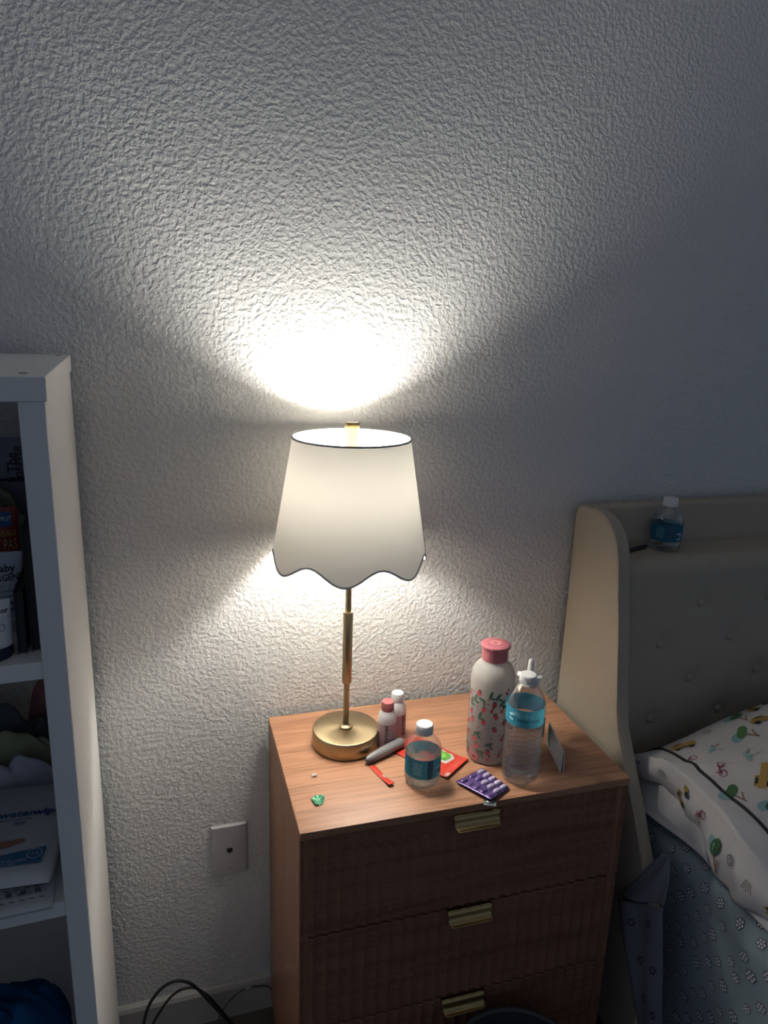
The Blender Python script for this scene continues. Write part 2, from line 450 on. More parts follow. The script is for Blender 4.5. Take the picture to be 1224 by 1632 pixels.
S1 = SHELVES[0]+0.0206; S2 = SHELVES[1]+0.0206; S3 = SHELVES[2]+0.0206
def tube_pack(name, label, x, d, z, w, h, m_body, m_cap, cap_h, depth, crimp_w=None):
    """squeeze tube standing on its cap: round at the cap, flat crimp on top"""
    t = thing(name, label, 'tube', sp(x, d, z), 0.03752)
    def fn(u, v):
        a = 2*PI*u; k = v**1.3
        rx = (w/2)*(0.94+0.06*k); ry = (depth/2)*(1-k)+0.0012
        return (rx*math.cos(a), ry*math.sin(a), cap_h+(h-cap_h)*v)
    o = grid_sheet('tube_body', fn, 32, 14, m_body, t)
    lathe('cap', [(0.001, 0), (w*0.45, 0), (w*0.47, 0.002), (w*0.46, cap_h), (0.001, cap_h)], m_cap, t, 32)
    def mp(xx, zz):
        k = max(0, min(1, (zz-cap_h)/(h-cap_h)))**1.3
        rx = (w/2)*(0.94+0.06*k); ry = (depth/2)*(1-k)+0.0012
        q = max(-0.999, min(0.999, xx/rx))
        return (xx, -ry*math.sqrt(1-q*q)-0.0006, zz)
    return t, mp

M_ink = mat('dark_ink', (0.03, 0.035, 0.05), 0.7)
M_whitepl = mat('white_plastic', (0.72, 0.72, 0.73), 0.4)
# small ointment tube
t, mp = tube_pack('ointment_tube', 'white ointment tube with navy cap at the front of the upper shelf', -0.078, 0.385, S1, 0.046, 0.066, mat('tube_white', (0.68, 0.68, 0.7), 0.45), mat('navy_cap', (0.012, 0.018, 0.05), 0.4), 0.013, 0.030)
text('print', 'Aquaphor', 0.0078, lambda x, y: mp(x+0.0205, 0.054+y), M_ink, t, 0.02, 'RIGHT')
poly_print('stripe', [rect(0, 0.047, 0.041, 0.0011)], mp, mat('maroon_ink', (0.18, 0.03, 0.05), 0.6), t)
poly_print('fine_print', [rect(-0.004+0.002*math.sin(k*3), 0.041-0.0045*k, 0.026-0.004*(k % 3), 0.0009) for k in range(6)] + ring(0.012, 0.036, 0.004, 0.0008), mp, mat('blue_ink', (0.12, 0.2, 0.35), 0.7), t)
# baby lotion tube
t, mp = tube_pack('lotion_tube', 'pale blue lotion tube behind the ointment on the upper shelf', -0.083, 0.30, S1, 0.066, 0.094, mat('tube_pale', (0.50, 0.54, 0.60), 0.5), M_whitepl, 0.014, 0.036)
text('print', 'baby', 0.012, lambda x, y: mp(0.013+x, 0.075+y), M_ink, t, 0.02)
text('print', 'JERGENS', 0.0110, lambda x, y: mp(0.0315+x, 0.064+y), M_ink, t, 0.015, 'RIGHT', sx=0.80)
poly_print('oval', [ell(0.010, 0.030, 0.015, 0.007)], mp, mat('violet_ink', (0.10, 0.09, 0.28), 0.6), t)
poly_print('fine_print', [rect(0.008, 0.054-0.006*k, 0.036-0.006*k, 0.0018) for k in range(3)], mp, mat('blue_ink'), t)
# red paste tube
t, mp = tube_pack('paste_tube', 'red and blue diaper paste tube behind the lotion on the upper shelf', -0.107, 0.205, S1, 0.088, 0.126, mat('tube_red', (0.28, 0.022, 0.02), 0.45), M_whitepl, 0.02, 0.036)
poly_print('blue_band', [rect(-0.033+0.0055*k, 0.1105, 0.0056, 0.019) for k in range(13)], mp, mat('band_blue', (0.02, 0.09, 0.28), 0.5), t)
mp2 = lambda x, y: (lambda q: (q[0], q[1]-0.0006, q[2]))(mp(x, y))
text('print', 'TREATS & PROT', 0.0085, lambda x, y: mp2(0.036+x, 0.111+y), mat('pale_ink', (0.5, 0.6, 0.7), 0.6), t, 0.02, 'RIGHT', sx=0.66)
text('print', 'BOUDREAU', 0.0115, lambda x, y: mp2(0.040+x, 0.092+y), mat('gold_ink', (0.55, 0.40, 0.10), 0.5), t, 0.01, 'RIGHT', sx=0.75)
text('print', 'BUTT PAS', 0.0185, lambda x, y: mp2(0.0405+x, 0.077+y), mat('cream_ink', (0.6, 0.5, 0.32), 0.6), t, 0.0, 'RIGHT', sx=0.52)
poly_print('white_band', [rect(-0.036+0.006*k, 0.052, 0.0061, 0.006) for k in range(13)], mp, M_whitepl, t)
# clear bag behind
M_bag = mat('yellow_plastic_bag', (0.34, 0.31, 0.22), 0.35, noise_amt=0.2, noise_scale=40)
def bagfn(u, v):
    a = 2*PI*u; k = math.sin(PI*min(1, 0.12+0.9*v))**0.6
    n = noise.noise(Vector((3*math.cos(a), 3*math.sin(a), v*5)))*0.010
    return (0.060*k*math.cos(a)+n, 0.026*k*math.sin(a)+n*0.5, 0.003+0.142*v + 0.004*math.sin(5*a)*v)
b = thing('plastic_bag', 'crumpled yellowish plastic bag at the back of the upper shelf', 'bag', sp(-0.115, 0.135, S1-0.002), 0.03752)
grid_sheet('bag_body', bagfn, 36, 16, M_bag, b)
tube('bag_tie', [(0.011*math.cos(i*PI/6), 0.006*math.sin(i*PI/6), 0.139) for i in range(12)], 0.002, M_bag, b, 6, True)
# tool card
b = thing('tool_package', 'grey packaged card with a printed tool on the upper shelf', 'package', sp(-0.0835, 0.085, S1), 0.03752)
def card_bm():
    return bm_box(-0.030, 0.028, -0.0015, 0.0015, 0.0, 0.198, 0.001, 1)
link_bm('card', card_bm(), mat('grey_card', (0.24, 0.27, 0.33), 0.6), b)
cm = lambda x, y: (x, -0.0019, y)
text('print', 'The', 0.019, lambda x, y: cm(0.0035+x, 0.162+y), M_ink, b, 0.02, rot=PI/2)
text('print', 'GRIPPER', 0.0125, lambda x, y: cm(0.0125+x, 0.163+y), M_ink, b, 0.03, rot=PI/2)
poly_print('tool_picture', [rect(0.008, 0.137, 0.026, 0.007), ell(-0.018, 0.1385, 0.005, 0.003), rect(-0.020, 0.1415, 0.003, 0.006), rect(-0.009, 0.137, 0.012, 0.004)], cm, M_ink, b)
# two dark slabs leaning on the right panel
for k, (x, d, hh, lean, lab) in enumerate(((-0.0335, 0.32, 0.145, 0.0, 'dark slim hardcover leaning against the right panel of the upper shelf'), (-0.0475, 0.325, 0.075, 0.02, 'shorter dark folder beside the hardcover on the upper shelf'))):
    t = thing('notebook', lab, 'book', sp(x, d, S1), 0.03752, 'dark books on the upper shelf')
    cov = mat('book_cover_dark', (0.018, 0.022, 0.026), 0.5); pg = mat('book_pages', (0.035, 0.035, 0.035), 0.8)
    bm = bm_box(-0.0045, -0.0035, -0.065, 0.06, 0, hh); link_bm('cover', bm, cov, t)
    bm = bm_box(0.0035, 0.0045, -0.065, 0.06, 0, hh); link_bm('cover', bm, cov, t)
    bm = bm_box(-0.0036, 0.0036, -0.062, 0.058, 0.001, hh-0.002); link_bm('page_block', bm, pg, t)
    t.rotation_euler = (0, lean, 0.03752)

# --- second shelf: pad, wipes, clothes
pad = thing('folded_pad', 'white pad with small black marks under the wipes pack', 'pad', sp(-0.0, 0.0, S2), 0.03752)
def padfn(u, v):
    x = -0.30+0.262*u; d = 0.196+0.230*v
    return (x, -d, 0.0045+0.0012*noise.noise(Vector((x*20, d*20, 0))))
grid_sheet('pad_sheet', padfn, 20, 24, mat('pad_white', (0.58, 0.59, 0.60), 0.8), pad, 0.006)
pm = lambda x, y: (x, -y, 0.0105)
polys = []
for k in range(26):
    polys.append(rect(-0.05-0.011*(k % 9)-0.004*(k//9), 0.412-0.010*(k//9), 0.006, 0.0014, 0.15))
for cx in (-0.056, -0.072, -0.088):
    for q in (-0.0022, 0, 0.0022): polys.append(ell(cx+q, 0.3985, 0.0008, 0.0040, 0, 8))
    polys.append(rect(cx, 0.4018, 0.0066, 0.0014))
for k in range(7): polys.append(rect(-0.043, 0.37-0.022*k, 0.006, 0.003, 0.5))
poly_print('mark_print', polys, pm, M_ink, pad)

ww = thing('wipes_pack', 'white baby wipes pack with blue lettering on the second shelf', 'wipes', sp(-0.088, 0.302, S2+0.0095), 0.03752-0.10)
def pillow_pack(hx, hy, hz):
    def fn(u, v):
        a = 2*PI*u
        # superellipse cross-section swept along y with crimped ends
        t = -1+2*v; k = (1-abs(t)**6)**0.5
        ca, sa = math.cos(a), math.sin(a)
        x = hx*math.copysign(abs(ca)**0.5, ca)*(0.97+0.03*k); z = hz*math.copysign(abs(sa)**0.6, sa)*max(0.06, k)
        return (x, hy*t, hz+z)
    return fn
grid_sheet('pack_body', pillow_pack(0.058, 0.100, 0.0135), 40, 24, mat('pack_white', (0.62, 0.63, 0.65), 0.4), ww)
wm = lambda x, y: (x, y, 0.0278)
M_wblue = mat('wipes_blue', (0.02, 0.07, 0.25), 0.5); M_wband = mat('wipes_band', (0.05, 0.17, 0.32), 0.5)
text('print', 'water', 0.0188, lambda x, y: wm(-0.0035+x, 0.022+y), mat('wipes_teal', (0.03, 0.14, 0.28), 0.5), ww, 0.02)
text('print', 'wipes', 0.0188, lambda x, y: wm(0.0375+x, 0.022+y), M_wblue, ww, 0.03)
poly_print('underline', [rect(-0.015, 0.010, 0.065, 0.0010), rect(0.004, 0.003, 0.016, 0.0016), rect(0.004, -0.001, 0.012, 0.0010)], wm, M_wblue, ww)
poly_print('blue_band', [[(-0.052, -0.078), (0.044, -0.078), (0.046, -0.050), (0.020, -0.053), (-0.052, -0.066)]], wm, M_wband, ww)
wm2 = lambda x, y: (x, y, 0.0282)
text('print', 'DO NOT FLUSH', 0.0076, lambda x, y: wm2(-0.001+x, -0.0715+y), mat('pale_ink'), ww, 0.01)
text('print', 'DISPOSE OF WIPES RESPONSIBLY', 0.0036, lambda x, y: wm2(-0.010+x, -0.0762+y), mat('pale_ink'), ww, 0.01)
poly_print('badge', ring(0.034, -0.0615, 0.0085, 0.0013, 20) + [rect(0.032, -0.0615, 0.005, 0.0016, 0.9), rect(0.037, -0.0615, 0.005, 0.0016, -0.9)], wm2, mat('pale_ink'), ww)
poly_print('baby_picture', [ell(-0.028, -0.034, 0.017, 0.010, -0.1), ell(-0.006, -0.038, 0.014, 0.007, 0.15), ell(0.006, -0.035, 0.012, 0.005, 0.2)], wm, mat('skin_print', (0.42, 0.20, 0.14), 0.6), ww)

def heap(name, label, x, d, z, rx, ry, hgt, col, seed, striped=False):
    """one crumpled cloth: a low mound of folds"""
    m = mat(name+str(seed)+'_cloth', col, 0.95, spec=0.1, noise_amt=0.25, noise_scale=60)
    def fn(u, v):
        a = 2*PI*u; r = v
        p = Vector((rx*r*math.cos(a), ry*r*math.sin(a), 0))
        n = noise.noise(Vector((p.x*22+seed, p.y*30, seed)))
        f = abs(math.sin((p.x*0.5+p.y)*70+4*n+seed))
        zz = hgt*(1-r**2.2)**0.8*(0.75+0.35*n) + 0.016*f*(1-r**4) + 0.001
        s = 1+0.12*noise.noise(Vector((math.cos(a)*2+seed, math.sin(a)*2, 0)))
        return (p.x*s, p.y*s, max(0.0, zz))
    o = grid_sheet(name, fn, 72, 22, m)
    o.location = sp(x, d, z); o.rotation_euler = (0, 0, 0.03752)
    tag(o, label, 'cloth', 'clothes heaped on the second shelf')
    return o
heap('crumpled_cloth', 'lowest white and violet cloth just behind the wipes pack', -0.116, 0.168, S2, 0.076, 0.0200, 0.050, (0.62, 0.62, 0.70), 3)
heap('crumpled_cloth', 'yellow green cloth in the middle of the shelf heap', -0.116, 0.126, S2, 0.076, 0.0185, 0.080, (0.42, 0.44, 0.28), 11)
heap('crumpled_cloth', 'dark striped cloth near the top of the shelf heap', -0.112, 0.086, S2, 0.074, 0.0180, 0.104, (0.12, 0.135, 0.14), 17)
heap('crumpled_cloth', 'reddish brown cloth on the right of the shelf heap', -0.071, 0.044, S2, 0.034, 0.0190, 0.128, (0.34, 0.16, 0.14), 23)
heap('crumpled_cloth', 'grey green cloth at the back left of the shelf heap', -0.152, 0.044, S2, 0.036, 0.0190, 0.120, (0.36, 0.39, 0.36), 31)
# --- third shelf: blue cloth bundle
bl = heap('cloth_bundle', 'blue fabric bundle on the low shelf', -0.125, 0.315, S3, 0.085, 0.085, 0.105, (0.015, 0.10, 0.24), 41)
bl['group'] = 'bundles on the low shelf'; del bl['group']

# ================================================================== wall plate, cords
WP = thing('wall_plate', 'white phone jack wall plate beside the nightstand', 'wall plate', (-0.077, 0.0, 0.4055))
def plate_bm():
    bm = bmesh.new(); w, h = 0.0349, 0.0563
    lv = []
    for s, y in ((1.0, 0.0), (1.0, -0.0025), (0.93, -0.0062)):
        dx = (1-s)*w; lv.append([bm.verts.new((sx*(w-dx), y, sz*(h-dx))) for sx, sz in ((-1, -1), (1, -1), (1, 1), (-1, 1))])
    for a, b in zip(lv, lv[1:]):
        for k in range(4): bm.faces.new((a[k], a[(k+1) % 4], b[(k+1) % 4], b[k]))
    bm.faces.new(lv[-1]); bm.faces.new(list(reversed(lv[0])))
    bmesh.ops.recalc_face_normals(bm, faces=bm.faces)
    return bm
link_bm('plate', plate_bm(), mat('plate_plastic', (0.46, 0.45, 0.46), 0.4), WP)
def disc_y(name, x, z, r, y, m, parent, n=20):
    V, F = lathe_data([(0.0003, 0), (r, 0), (r, -0.0006), (0.0003, -0.0010)], n)
    V = [(a+x, c_+y, b_+z) for a, b_, c_ in V]
    return link(name, V, F, m, parent)
disc_y('screw', 0, 0.0415, 0.0024, -0.0062, mat('screw_grey', (0.35, 0.35, 0.36), 0.4), WP)
disc_y('screw', 0, -0.0415, 0.0024, -0.0062, mat('screw_grey'), WP)
bm = bm_box(-0.0055, 0.0055, -0.0068, -0.006, -0.0035, 0.0050); link_bm('jack', bm, M_black, WP)
bm = bm_box(-0.0020, 0.0020, -0.0069, -0.006, -0.0060, -0.0035); link_bm('jack_notch', bm, M_black, WP)

c1 = catmull([(-0.262, -0.075, 0.004), (-0.258, -0.065, 0.060), (-0.245, -0.06, 0.122), (-0.220, -0.06, 0.162), (-0.190, -0.06, 0.175), (-0.160, -0.06, 0.158), (-0.130, -0.062, 0.112), (-0.100, -0.065, 0.062), (-0.070, -0.075, 0.020), (-0.050, -0.085, 0.004)], 8)
tag(tube('power_cord', c1, 0.0030, M_black), 'taller black cord loop rising from the floor by the shelf unit', 'cord', 'black cords by the shelf')
c2 = catmull([(-0.262, -0.058, 0.003), (-0.240, -0.055, 0.070), (-0.215, -0.052, 0.112), (-0.190, -0.051, 0.138), (-0.160, -0.051, 0.141), (-0.135, -0.051, 0.118), (-0.112, -0.052, 0.080), (-0.088, -0.054, 0.036), (-0.072, -0.058, 0.003)], 8)
tag(tube('power_cord', c2, 0.0026, M_black), 'lower black cord loop inside the taller one by the shelf unit', 'cord', 'black cords by the shelf')
gc = thing('thin_cable', 'thin grey cable with pale connector behind the nightstand corner', 'cable', (0, 0, 0))
tube('cable', catmull([(-0.118, -0.045, 0.003), (-0.104, -0.044, 0.055), (-0.078, -0.042, 0.085), (-0.055, -0.04, 0.094), (-0.03, -0.035, 0.088), (-0.004, -0.03, 0.072), (0.01, -0.022, 0.02)], 6), 0.0016, mat('cable_grey', (0.05, 0.05, 0.05), 0.5), gc, 6)
tube('connector', [(-0.056, -0.0402, 0.0938), (-0.043, -0.038, 0.0915)], 0.0032, mat('connector_grey', (0.3, 0.3, 0.3), 0.5), gc, 8)
def scrapfn(u, v): return (0.028*u+0.006*v, -0.02*v, 0.003+0.006*abs(noise.noise(Vector((u*4, v*4, 2)))))
o = grid_sheet('plastic_scrap', scrapfn, 8, 8, clear_plastic('scrap_plastic', (0.85, 0.85, 0.85), 0.25)); o.location = (-0.285, -0.045, 0.0)
tag(o, 'clear plastic scrap on the carpet by the shelf foot', 'plastic scrap')

# waste bin in front of the drawers
BIN = thing('waste_bin', 'dark round waste bin in front of the drawers', 'bin', (0.318, -0.490, 0.0))
M_bin = mat('bin_dark', (0.045, 0.047, 0.052), 0.5)
lathe('bin_body', [(0.001, 0), (0.085, 0), (0.088, 0.004), (0.108, 0.30), (0.105, 0.30), (0.085, 0.008), (0.001, 0.008)], M_bin, BIN, 48)
tube('bin_rim', [(0.1085*math.cos(2*PI*i/48), 0.1085*math.sin(2*PI*i/48), 0.300) for i in range(48)], 0.0050, M_bin, BIN, 8, True)

# ================================================================== bed
BED = thing('bed', 'beige upholstered wingback bed with button tufted headboard', 'bed', (0.62, -0.02, 0))
M_up = mat('beige_upholstery', (0.41, 0.36, 0.29), 0.85, spec=0.2, noise_amt=0.08, noise_scale=300, bump=0.15, bump_scale=900)
def bl_(x, y, z): return (x-0.62, y+0.02, z)     # world to bed-local
wing = [(-0.014, 0.08), (-0.014, 1.060), (-0.020, 1.077), (-0.034, 1.083), (-0.075, 1.085), (-0.105, 1.081), (-0.130, 1.070), (-0.149, 1.053), (-0.162, 1.030), (-0.170, 0.995), (-0.178, 0.95), (-0.191, 0.888), (-0.211, 0.758), (-0.225, 0.700), (-0.256, 0.642), (-0.300, 0.566), (-0.345, 0.48), (-0.372, 0.42), (-0.380, 0.36), (-0.380, 0.08)]
bm = bmesh.new()
A = [bm.verts.new(bl_(0.62, y, z)) for y, z in wing]; B = [bm.verts.new(bl_(0.648, y, z)) for y, z in wing]
bm.faces.new(A); bm.faces.new(list(reversed(B)))
for i in range(len(wing)): j = (i+1) % len(wing); bm.faces.new((A[i], B[i], B[j], A[j]))
bmesh.ops.recalc_face_normals(bm, faces=bm.faces)
es = [e for e in bm.edges if abs(e.verts[0].co.x-e.verts[1].co.x) < 1e-6]
bmesh.ops.bevel(bm, geom=es, offset=0.005, segments=3, profile=0.5, affect='EDGES')
WG = link_bm('wing', bm, M_up, BED, True, 0.9)
tube('piping', [bl_(0.6215, y+0.001, z) for y, z in catmull([(0, y, z) for y, z in wing[4:-1]], 3) for y, z in [(y, z)]] if False else [bl_(0.6222, p.y+0.0012, p.z) for p in catmull([(0, y, z) for y, z in wing[4:-1]], 3)], 0.0021, M_up, WG, 6)
link_bm('headboard_frame', (lambda b: b)(bm_box(*[v for v in (0.0282, 1.7, 0.006-0.036, 0.006, 0.15, 1.083)], 0.010, 3)), M_up, BED, True, 0.9)
# tufted pad: top ledge rounded over, dimples round the buttons
PX0, PX1, PYB, PYF, PZT, PZB = 0.6484, 1.75, -0.0505, -0.150, 0.9955, 0.30
BUT = []
for r in range(6):
    z = 0.8993 - 0.0825*r
    for k in range(-2, 8):
        x = 0.843 + 0.170*k + (0.0865 if r % 2 else 0)
        if PX0+0.03 < x < 1.7: BUT.append((x, z))
def padsurf(x, z):
    y = PYF
    for bx, bz in BUT:
        q = (x-bx)**2+(z-bz)**2
        if q < 0.012: y += 0.0075*math.exp(-q/0.00050)
    for bx, bz in BUT:
        pass
    return y
def pad_fn(u, v):
    x = PX0+(PX1-PX0)*u
    R = 0.032; L1 = (PYB-PYF)-R; L2 = R*PI/2; L3 = PZT-PZB-R; tot = L1+L2+L3
    s = v*tot
    if s < L1: y, z = PYB-s, PZT
    elif s < L1+L2:
        a = (s-L1)/R; y, z = PYB-L1-R*math.sin(a), PZT-R*(1-math.cos(a))
    else:
        z = PZT-R-(s-L1-L2); y = padsurf(x, z)
        if x < PX0+0.02: y += 0.012*(1-(x-PX0)/0.02)**2
    return bl_(x, y, z)
PAD = grid_sheet('tufted_pad', pad_fn, 150, 110, M_up, BED)
for bx, bz in BUT:
    if bx < 1.25 and bz > 0.6:
        V, F = lathe_data([(0.0002, 0.0042), (0.005, 0.0035), (0.0085, 0.0015), (0.0095, -0.002), (0.006, -0.005)], 16)
        link('button', [bl_(bx+a_, padsurf(bx, bz)-c_-0.0010, bz+b_) for a_, b_, c_ in V], F, M_up, PAD, True)
box('side_rail', 0.075, 0.10, -1.9, -0.30, 0.101, 0.19, M_up, BED, 0.005, 2)
for ly in (-1.85, -0.25):
    box('bed_leg', 0.066, 0.11, ly, ly+0.05, 0.0, 0.101, M_black, BED)

# mattress with printed fitted sheet
MT = thing('mattress', 'mattress in a grey blue fitted sheet with small white flower clusters', 'mattress', (0.70, -0.16, 0.2))
M_sheet = mat('sheet_blue', (0.29, 0.36, 0.39), 0.9, spec=0.1, noise_amt=0.06, noise_scale=500)
MZ, MXL, MYB = 0.535, 0.672, -0.160
R_ = 0.045
def sheet_pt(s, y):
    """s: distance over the mattress from its centre line to the left, down the side"""
    L1 = 0.50
    w = noise.noise(Vector((s*3, y*3, 1)))*0.008 + 0.0035*noise.noise(Vector((s*11-y*7, y*5+s*6, 2))) + 0.006*math.sin(14*y+5*s+3*noise.noise(Vector((s*4, y*4, 5))))*max(0, min(1, (s-0.3)/0.3))
    if s < L1: x, z, nx, nz = MXL+R_+(L1-s), MZ, 0, 1
    elif s < L1+R_*PI/2:
        a = (s-L1)/R_; x, z, nx, nz = MXL+R_-R_*math.sin(a), MZ-R_*(1-math.cos(a)), -math.sin(a), math.cos(a)
    else: x, z, nx, nz = MXL, MZ-R_-(s-L1-R_*PI/2), -1, 0
    return Vector((x+nx*w-0.70, y+0.16, z+nz*w-0.2)), Vector((nx, 0, nz))
STOT = 0.50+R_*PI/2+0.36
YF = -1.15
grid_sheet('fitted_sheet', lambda u, v: sheet_pt(u*STOT, MYB+(YF-MYB)*v)[0], 80, 90, M_sheet, MT)
box('mattress_core', 0.0, 0.60, YF+0.165, MYB+0.155, 0.005, MZ-0.2-0.02, mat('ticking', (0.4, 0.4, 0.42), 0.9), MT)
def on_sheet(s0, y0, off):
    def f(x, y):
        p, n = sheet_pt(s0+y, y0+x); return p+n*off
    return f
Vd, Fd, Vw, Fw = [], [], [], []
def add_poly(V, F, pl, mp_):
    b = len(V); V += [mp_(*p) for p in pl]; lift(V, b, len(F)); F.append(tuple(range(b, b+len(pl))))
rng = random.Random(3); row = 0; s = 0.06
while s < STOT-0.02:
    y = -0.19-(0.0215 if row % 2 else 0)
    while y > -0.95:
        rot = rng.random()*6; big = rng.uniform(1.10, 1.45)
        js, jy = s+rng.uniform(-.006, .006), y+rng.uniform(-.006, .006)
        pts = [(0, 0)]+[(0.0044*big*math.cos(rot+2*PI*k/6), 0.0044*big*math.sin(rot+2*PI*k/6)) for k in range(6)]
        g1 = on_sheet(js, jy, 0.0007); g2 = on_sheet(js, jy, 0.0011)
        for px_, py_ in pts:
            add_poly(Vd, Fd, list(reversed(ell(px_, py_, 0.0030*big, 0.0030*big, 0, 7))), g1)
            add_poly(Vw, Fw, list(reversed(ell(px_, py_, 0.0020*big, 0.0020*big, 0, 6))), g2)
        y -= 0.043
    s += 0.029; row += 1
o = link('flower_outline_print', Vd, Fd, mat('print_dark', (0.025, 0.033, 0.05), 0.9), MT); o['kind'] = 'stuff'
o = link('flower_dot_print', Vw, Fw, mat('print_white', (0.62, 0.65, 0.67), 0.9), MT); o['kind'] = 'stuff'

# loose sheet corner hanging over the wing
FL = thing('hanging_sheet_corner', 'loose blue sheet corner hanging between the bed and the nightstand', 'bed sheet', (0.605, -0.37, 0.25))
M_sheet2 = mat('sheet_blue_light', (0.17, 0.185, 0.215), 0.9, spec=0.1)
ap, lf, rt, bt, br = (0.648, -0.372, 0.535), (0.600, -0.312, 0.392), (0.606, -0.412, 0.430), (0.606, -0.445, 0.245), (0.60, -0.395, 0.09)
def drape(a, b_, c_, d_, amp, seed):
    A_, B_, C_, D_ = map(Vector, (a, b_, c_, d_))
    def f(u, v):
        p = (A_*(1-u)+B_*u)*(1-v)+(D_*(1-u)+C_*u)*v
        p = p + Vector((-amp*math.sin(PI*u)*(0.6+0.4*math.sin(5*u+seed)) - 0.003*math.sin(9*u+4*v), 0, 0.004*noise.noise(Vector((u*3, v*3, seed)))))
        return (p.x-0.605, p.y+0.37, p.z-0.25)
    return f
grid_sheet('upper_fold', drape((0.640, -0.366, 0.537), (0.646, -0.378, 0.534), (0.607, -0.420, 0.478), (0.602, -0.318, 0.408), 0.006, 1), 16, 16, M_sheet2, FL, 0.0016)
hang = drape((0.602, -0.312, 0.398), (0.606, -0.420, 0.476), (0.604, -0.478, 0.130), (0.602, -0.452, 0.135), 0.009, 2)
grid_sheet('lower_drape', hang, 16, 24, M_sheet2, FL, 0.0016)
polys = []
hm = lambda x, y: tuple(Vector(hang(max(0, min(1, x)), max(0, min(1, y))))+Vector((-0.0014, 0, 0)))
for (uu, vv) in ((0.3, 0.12), (0.72, 0.10), (0.4, 0.32), (0.82, 0.34), (0.42, 0.52), (0.78, 0.58), (0.5, 0.72), (0.75, 0.82)):
    for k in range(6): polys.append(ell(uu+0.055*math.cos(k*PI/3), vv+0.018*math.sin(k*PI/3), 0.026, 0.008, 0, 6))
poly_print('flower_print', polys, hm, mat('print_dark'), FL)

# ---- pillow
PLW = thing('pillow', 'white pillow with toy print and black piping against the headboard', 'pillow', (0.70, -0.37, MZ))
M_pil = mat('pillow_cotton', (0.62, 0.60, 0.60), 0.9, spec=0.1, noise_amt=0.04, noise_scale=40)
PU0, PU1, PVB, PVF = 0.690, 1.36, -0.165, -0.625
def pil_top(x, y):
    u = (x-PU0)/(PU1-PU0); v = (y-PVB)/(PVF-PVB)
    u = max(0, min(1, u)); v = max(0, min(1, v))
    hv = max(0, 1-abs(2*v-1)**2.8)**0.55
    k = min(1, u/0.42); hu = (0.50+0.50*(k*k*(3-2*k)))*max(0, 1-max(0, (u-0.7)/0.3)**2.5)**0.5
    w = 0.006*noise.noise(Vector((x*9, y*9, 3))) + 0.0035*noise.noise(Vector((x*28+y*16, y*14, 6))) + 0.007*max(0, 1-abs(y+0.36+0.9*(x-0.78))/0.018)*max(0, min(1, (0.95-x)/0.1)) + 0.004*math.sin(26*y+9*x+3*noise.noise(Vector((x*5, y*5, 8))))*(1-u)
    lift = 0.035*(1-v)*0.8        # rests up against the headboard at the back
    return MZ + 0.012 + (0.185*hu*hv) + w*hv + lift*hv
def pil_fn(i, j):
    u, v = i, j
    return (PU0+(PU1-PU0)*u, PVB+(PVF-PVB)*v)
def ptop(u, v):
    x, y = pil_fn(u, v)
    if u < 0.12: x -= 0.012*math.sin(9*v+1)*(1-u/0.12)*math.sin(PI*v)
    return (x-0.70, y+0.37, pil_top(x, y)-MZ)
V, F = [], []
NU, NV = 64, 56
for i in range(NU+1):
    for j in range(NV+1): V.append(ptop(i/NU, j/NV))
n0 = len(V)
for i in range(NU+1):
    for j in range(NV+1):
        x, y, z = ptop(i/NU, j/NV); V.append((x, y, min(z-0.002, 0.0105)))
id_ = lambda i, j: i*(NV+1)+j
for i in range(NU):
    for j in range(NV):
        F.append((id_(i, j), id_(i, j+1), id_(i+1, j+1), id_(i+1, j))); F.append((n0+id_(i, j), n0+id_(i+1, j), n0+id_(i+1, j+1), n0+id_(i, j+1)))
for i in range(NU):
    for j in (0, NV): F.append((id_(i, j), id_(i+1, j), n0+id_(i+1, j), n0+id_(i, j)))
for j in range(NV): F.append((id_(NU, j), id_(NU, j+1), n0+id_(NU, j+1), n0+id_(NU, j)))
bmp = link('pillow_body', V, F, M_pil, PLW, True)
# open end of the case: hem hanging down at the left, with an inner fold below it
def hem(u, v):
    x, y, z = ptop(0, 0.02+0.96*u)
    k = v
    out = 0.010*math.sin(PI*v)+0.010*math.sin(8*u+2)*v+0.0045*math.sin(31*u+3*v)*v+0.003*math.sin(53*u)*v*v
    zl = max(0.004, z*(0.30+0.25*math.sin(6*u+0.8)))
    return (x-out, y, z*(1-k)+zl*k)
grid_sheet('case_hem', hem, 48, 10, M_pil, PLW, 0.002)
def hem2(u, v):
    x, y, z = ptop(0, 0.04+0.92*u)
    return (x+0.012-0.024*v-0.008*math.sin(7*u)*v, y-0.01*v, max(0.006, z*0.5*(1-v))+0.002)
grid_sheet('inner_fold', hem2, 40, 8, M_pil, PLW, 0.002)
pip = []
for k in range(41):
    v = 0.02+0.95*k/40; x, y = pil_fn(0.055, v)
    if True: pip.append((x-0.70, y+0.37, pil_top(x, y)-MZ+0.001))
tube('black_piping', pip, 0.0030, mat('piping_black', (0.012, 0.015, 0.016), 0.8), PLW, 8)
def pmap(cx, cy, rot, off):
    c, s_ = math.cos(rot), math.sin(rot)
    def f(x, y):
        X, Y = cx+c*x-s_*y, cy+s_*x+c*y
        e = 0.002
        zx = (pil_top(X+e, Y)-pil_top(X-e, Y))/(2*e); zy = (pil_top(X, Y+e)-pil_top(X, Y-e))/(2*e)
        n = Vector((-zx, -zy, 1)).normalized()
        return tuple(Vector((X-0.70, Y+0.37, pil_top(X, Y)-MZ))+n*off)
    return f
PR = {k: ([], []) for k in ('yellow', 'wheel', 'green', 'sky', 'brown', 'red', 'grey')}
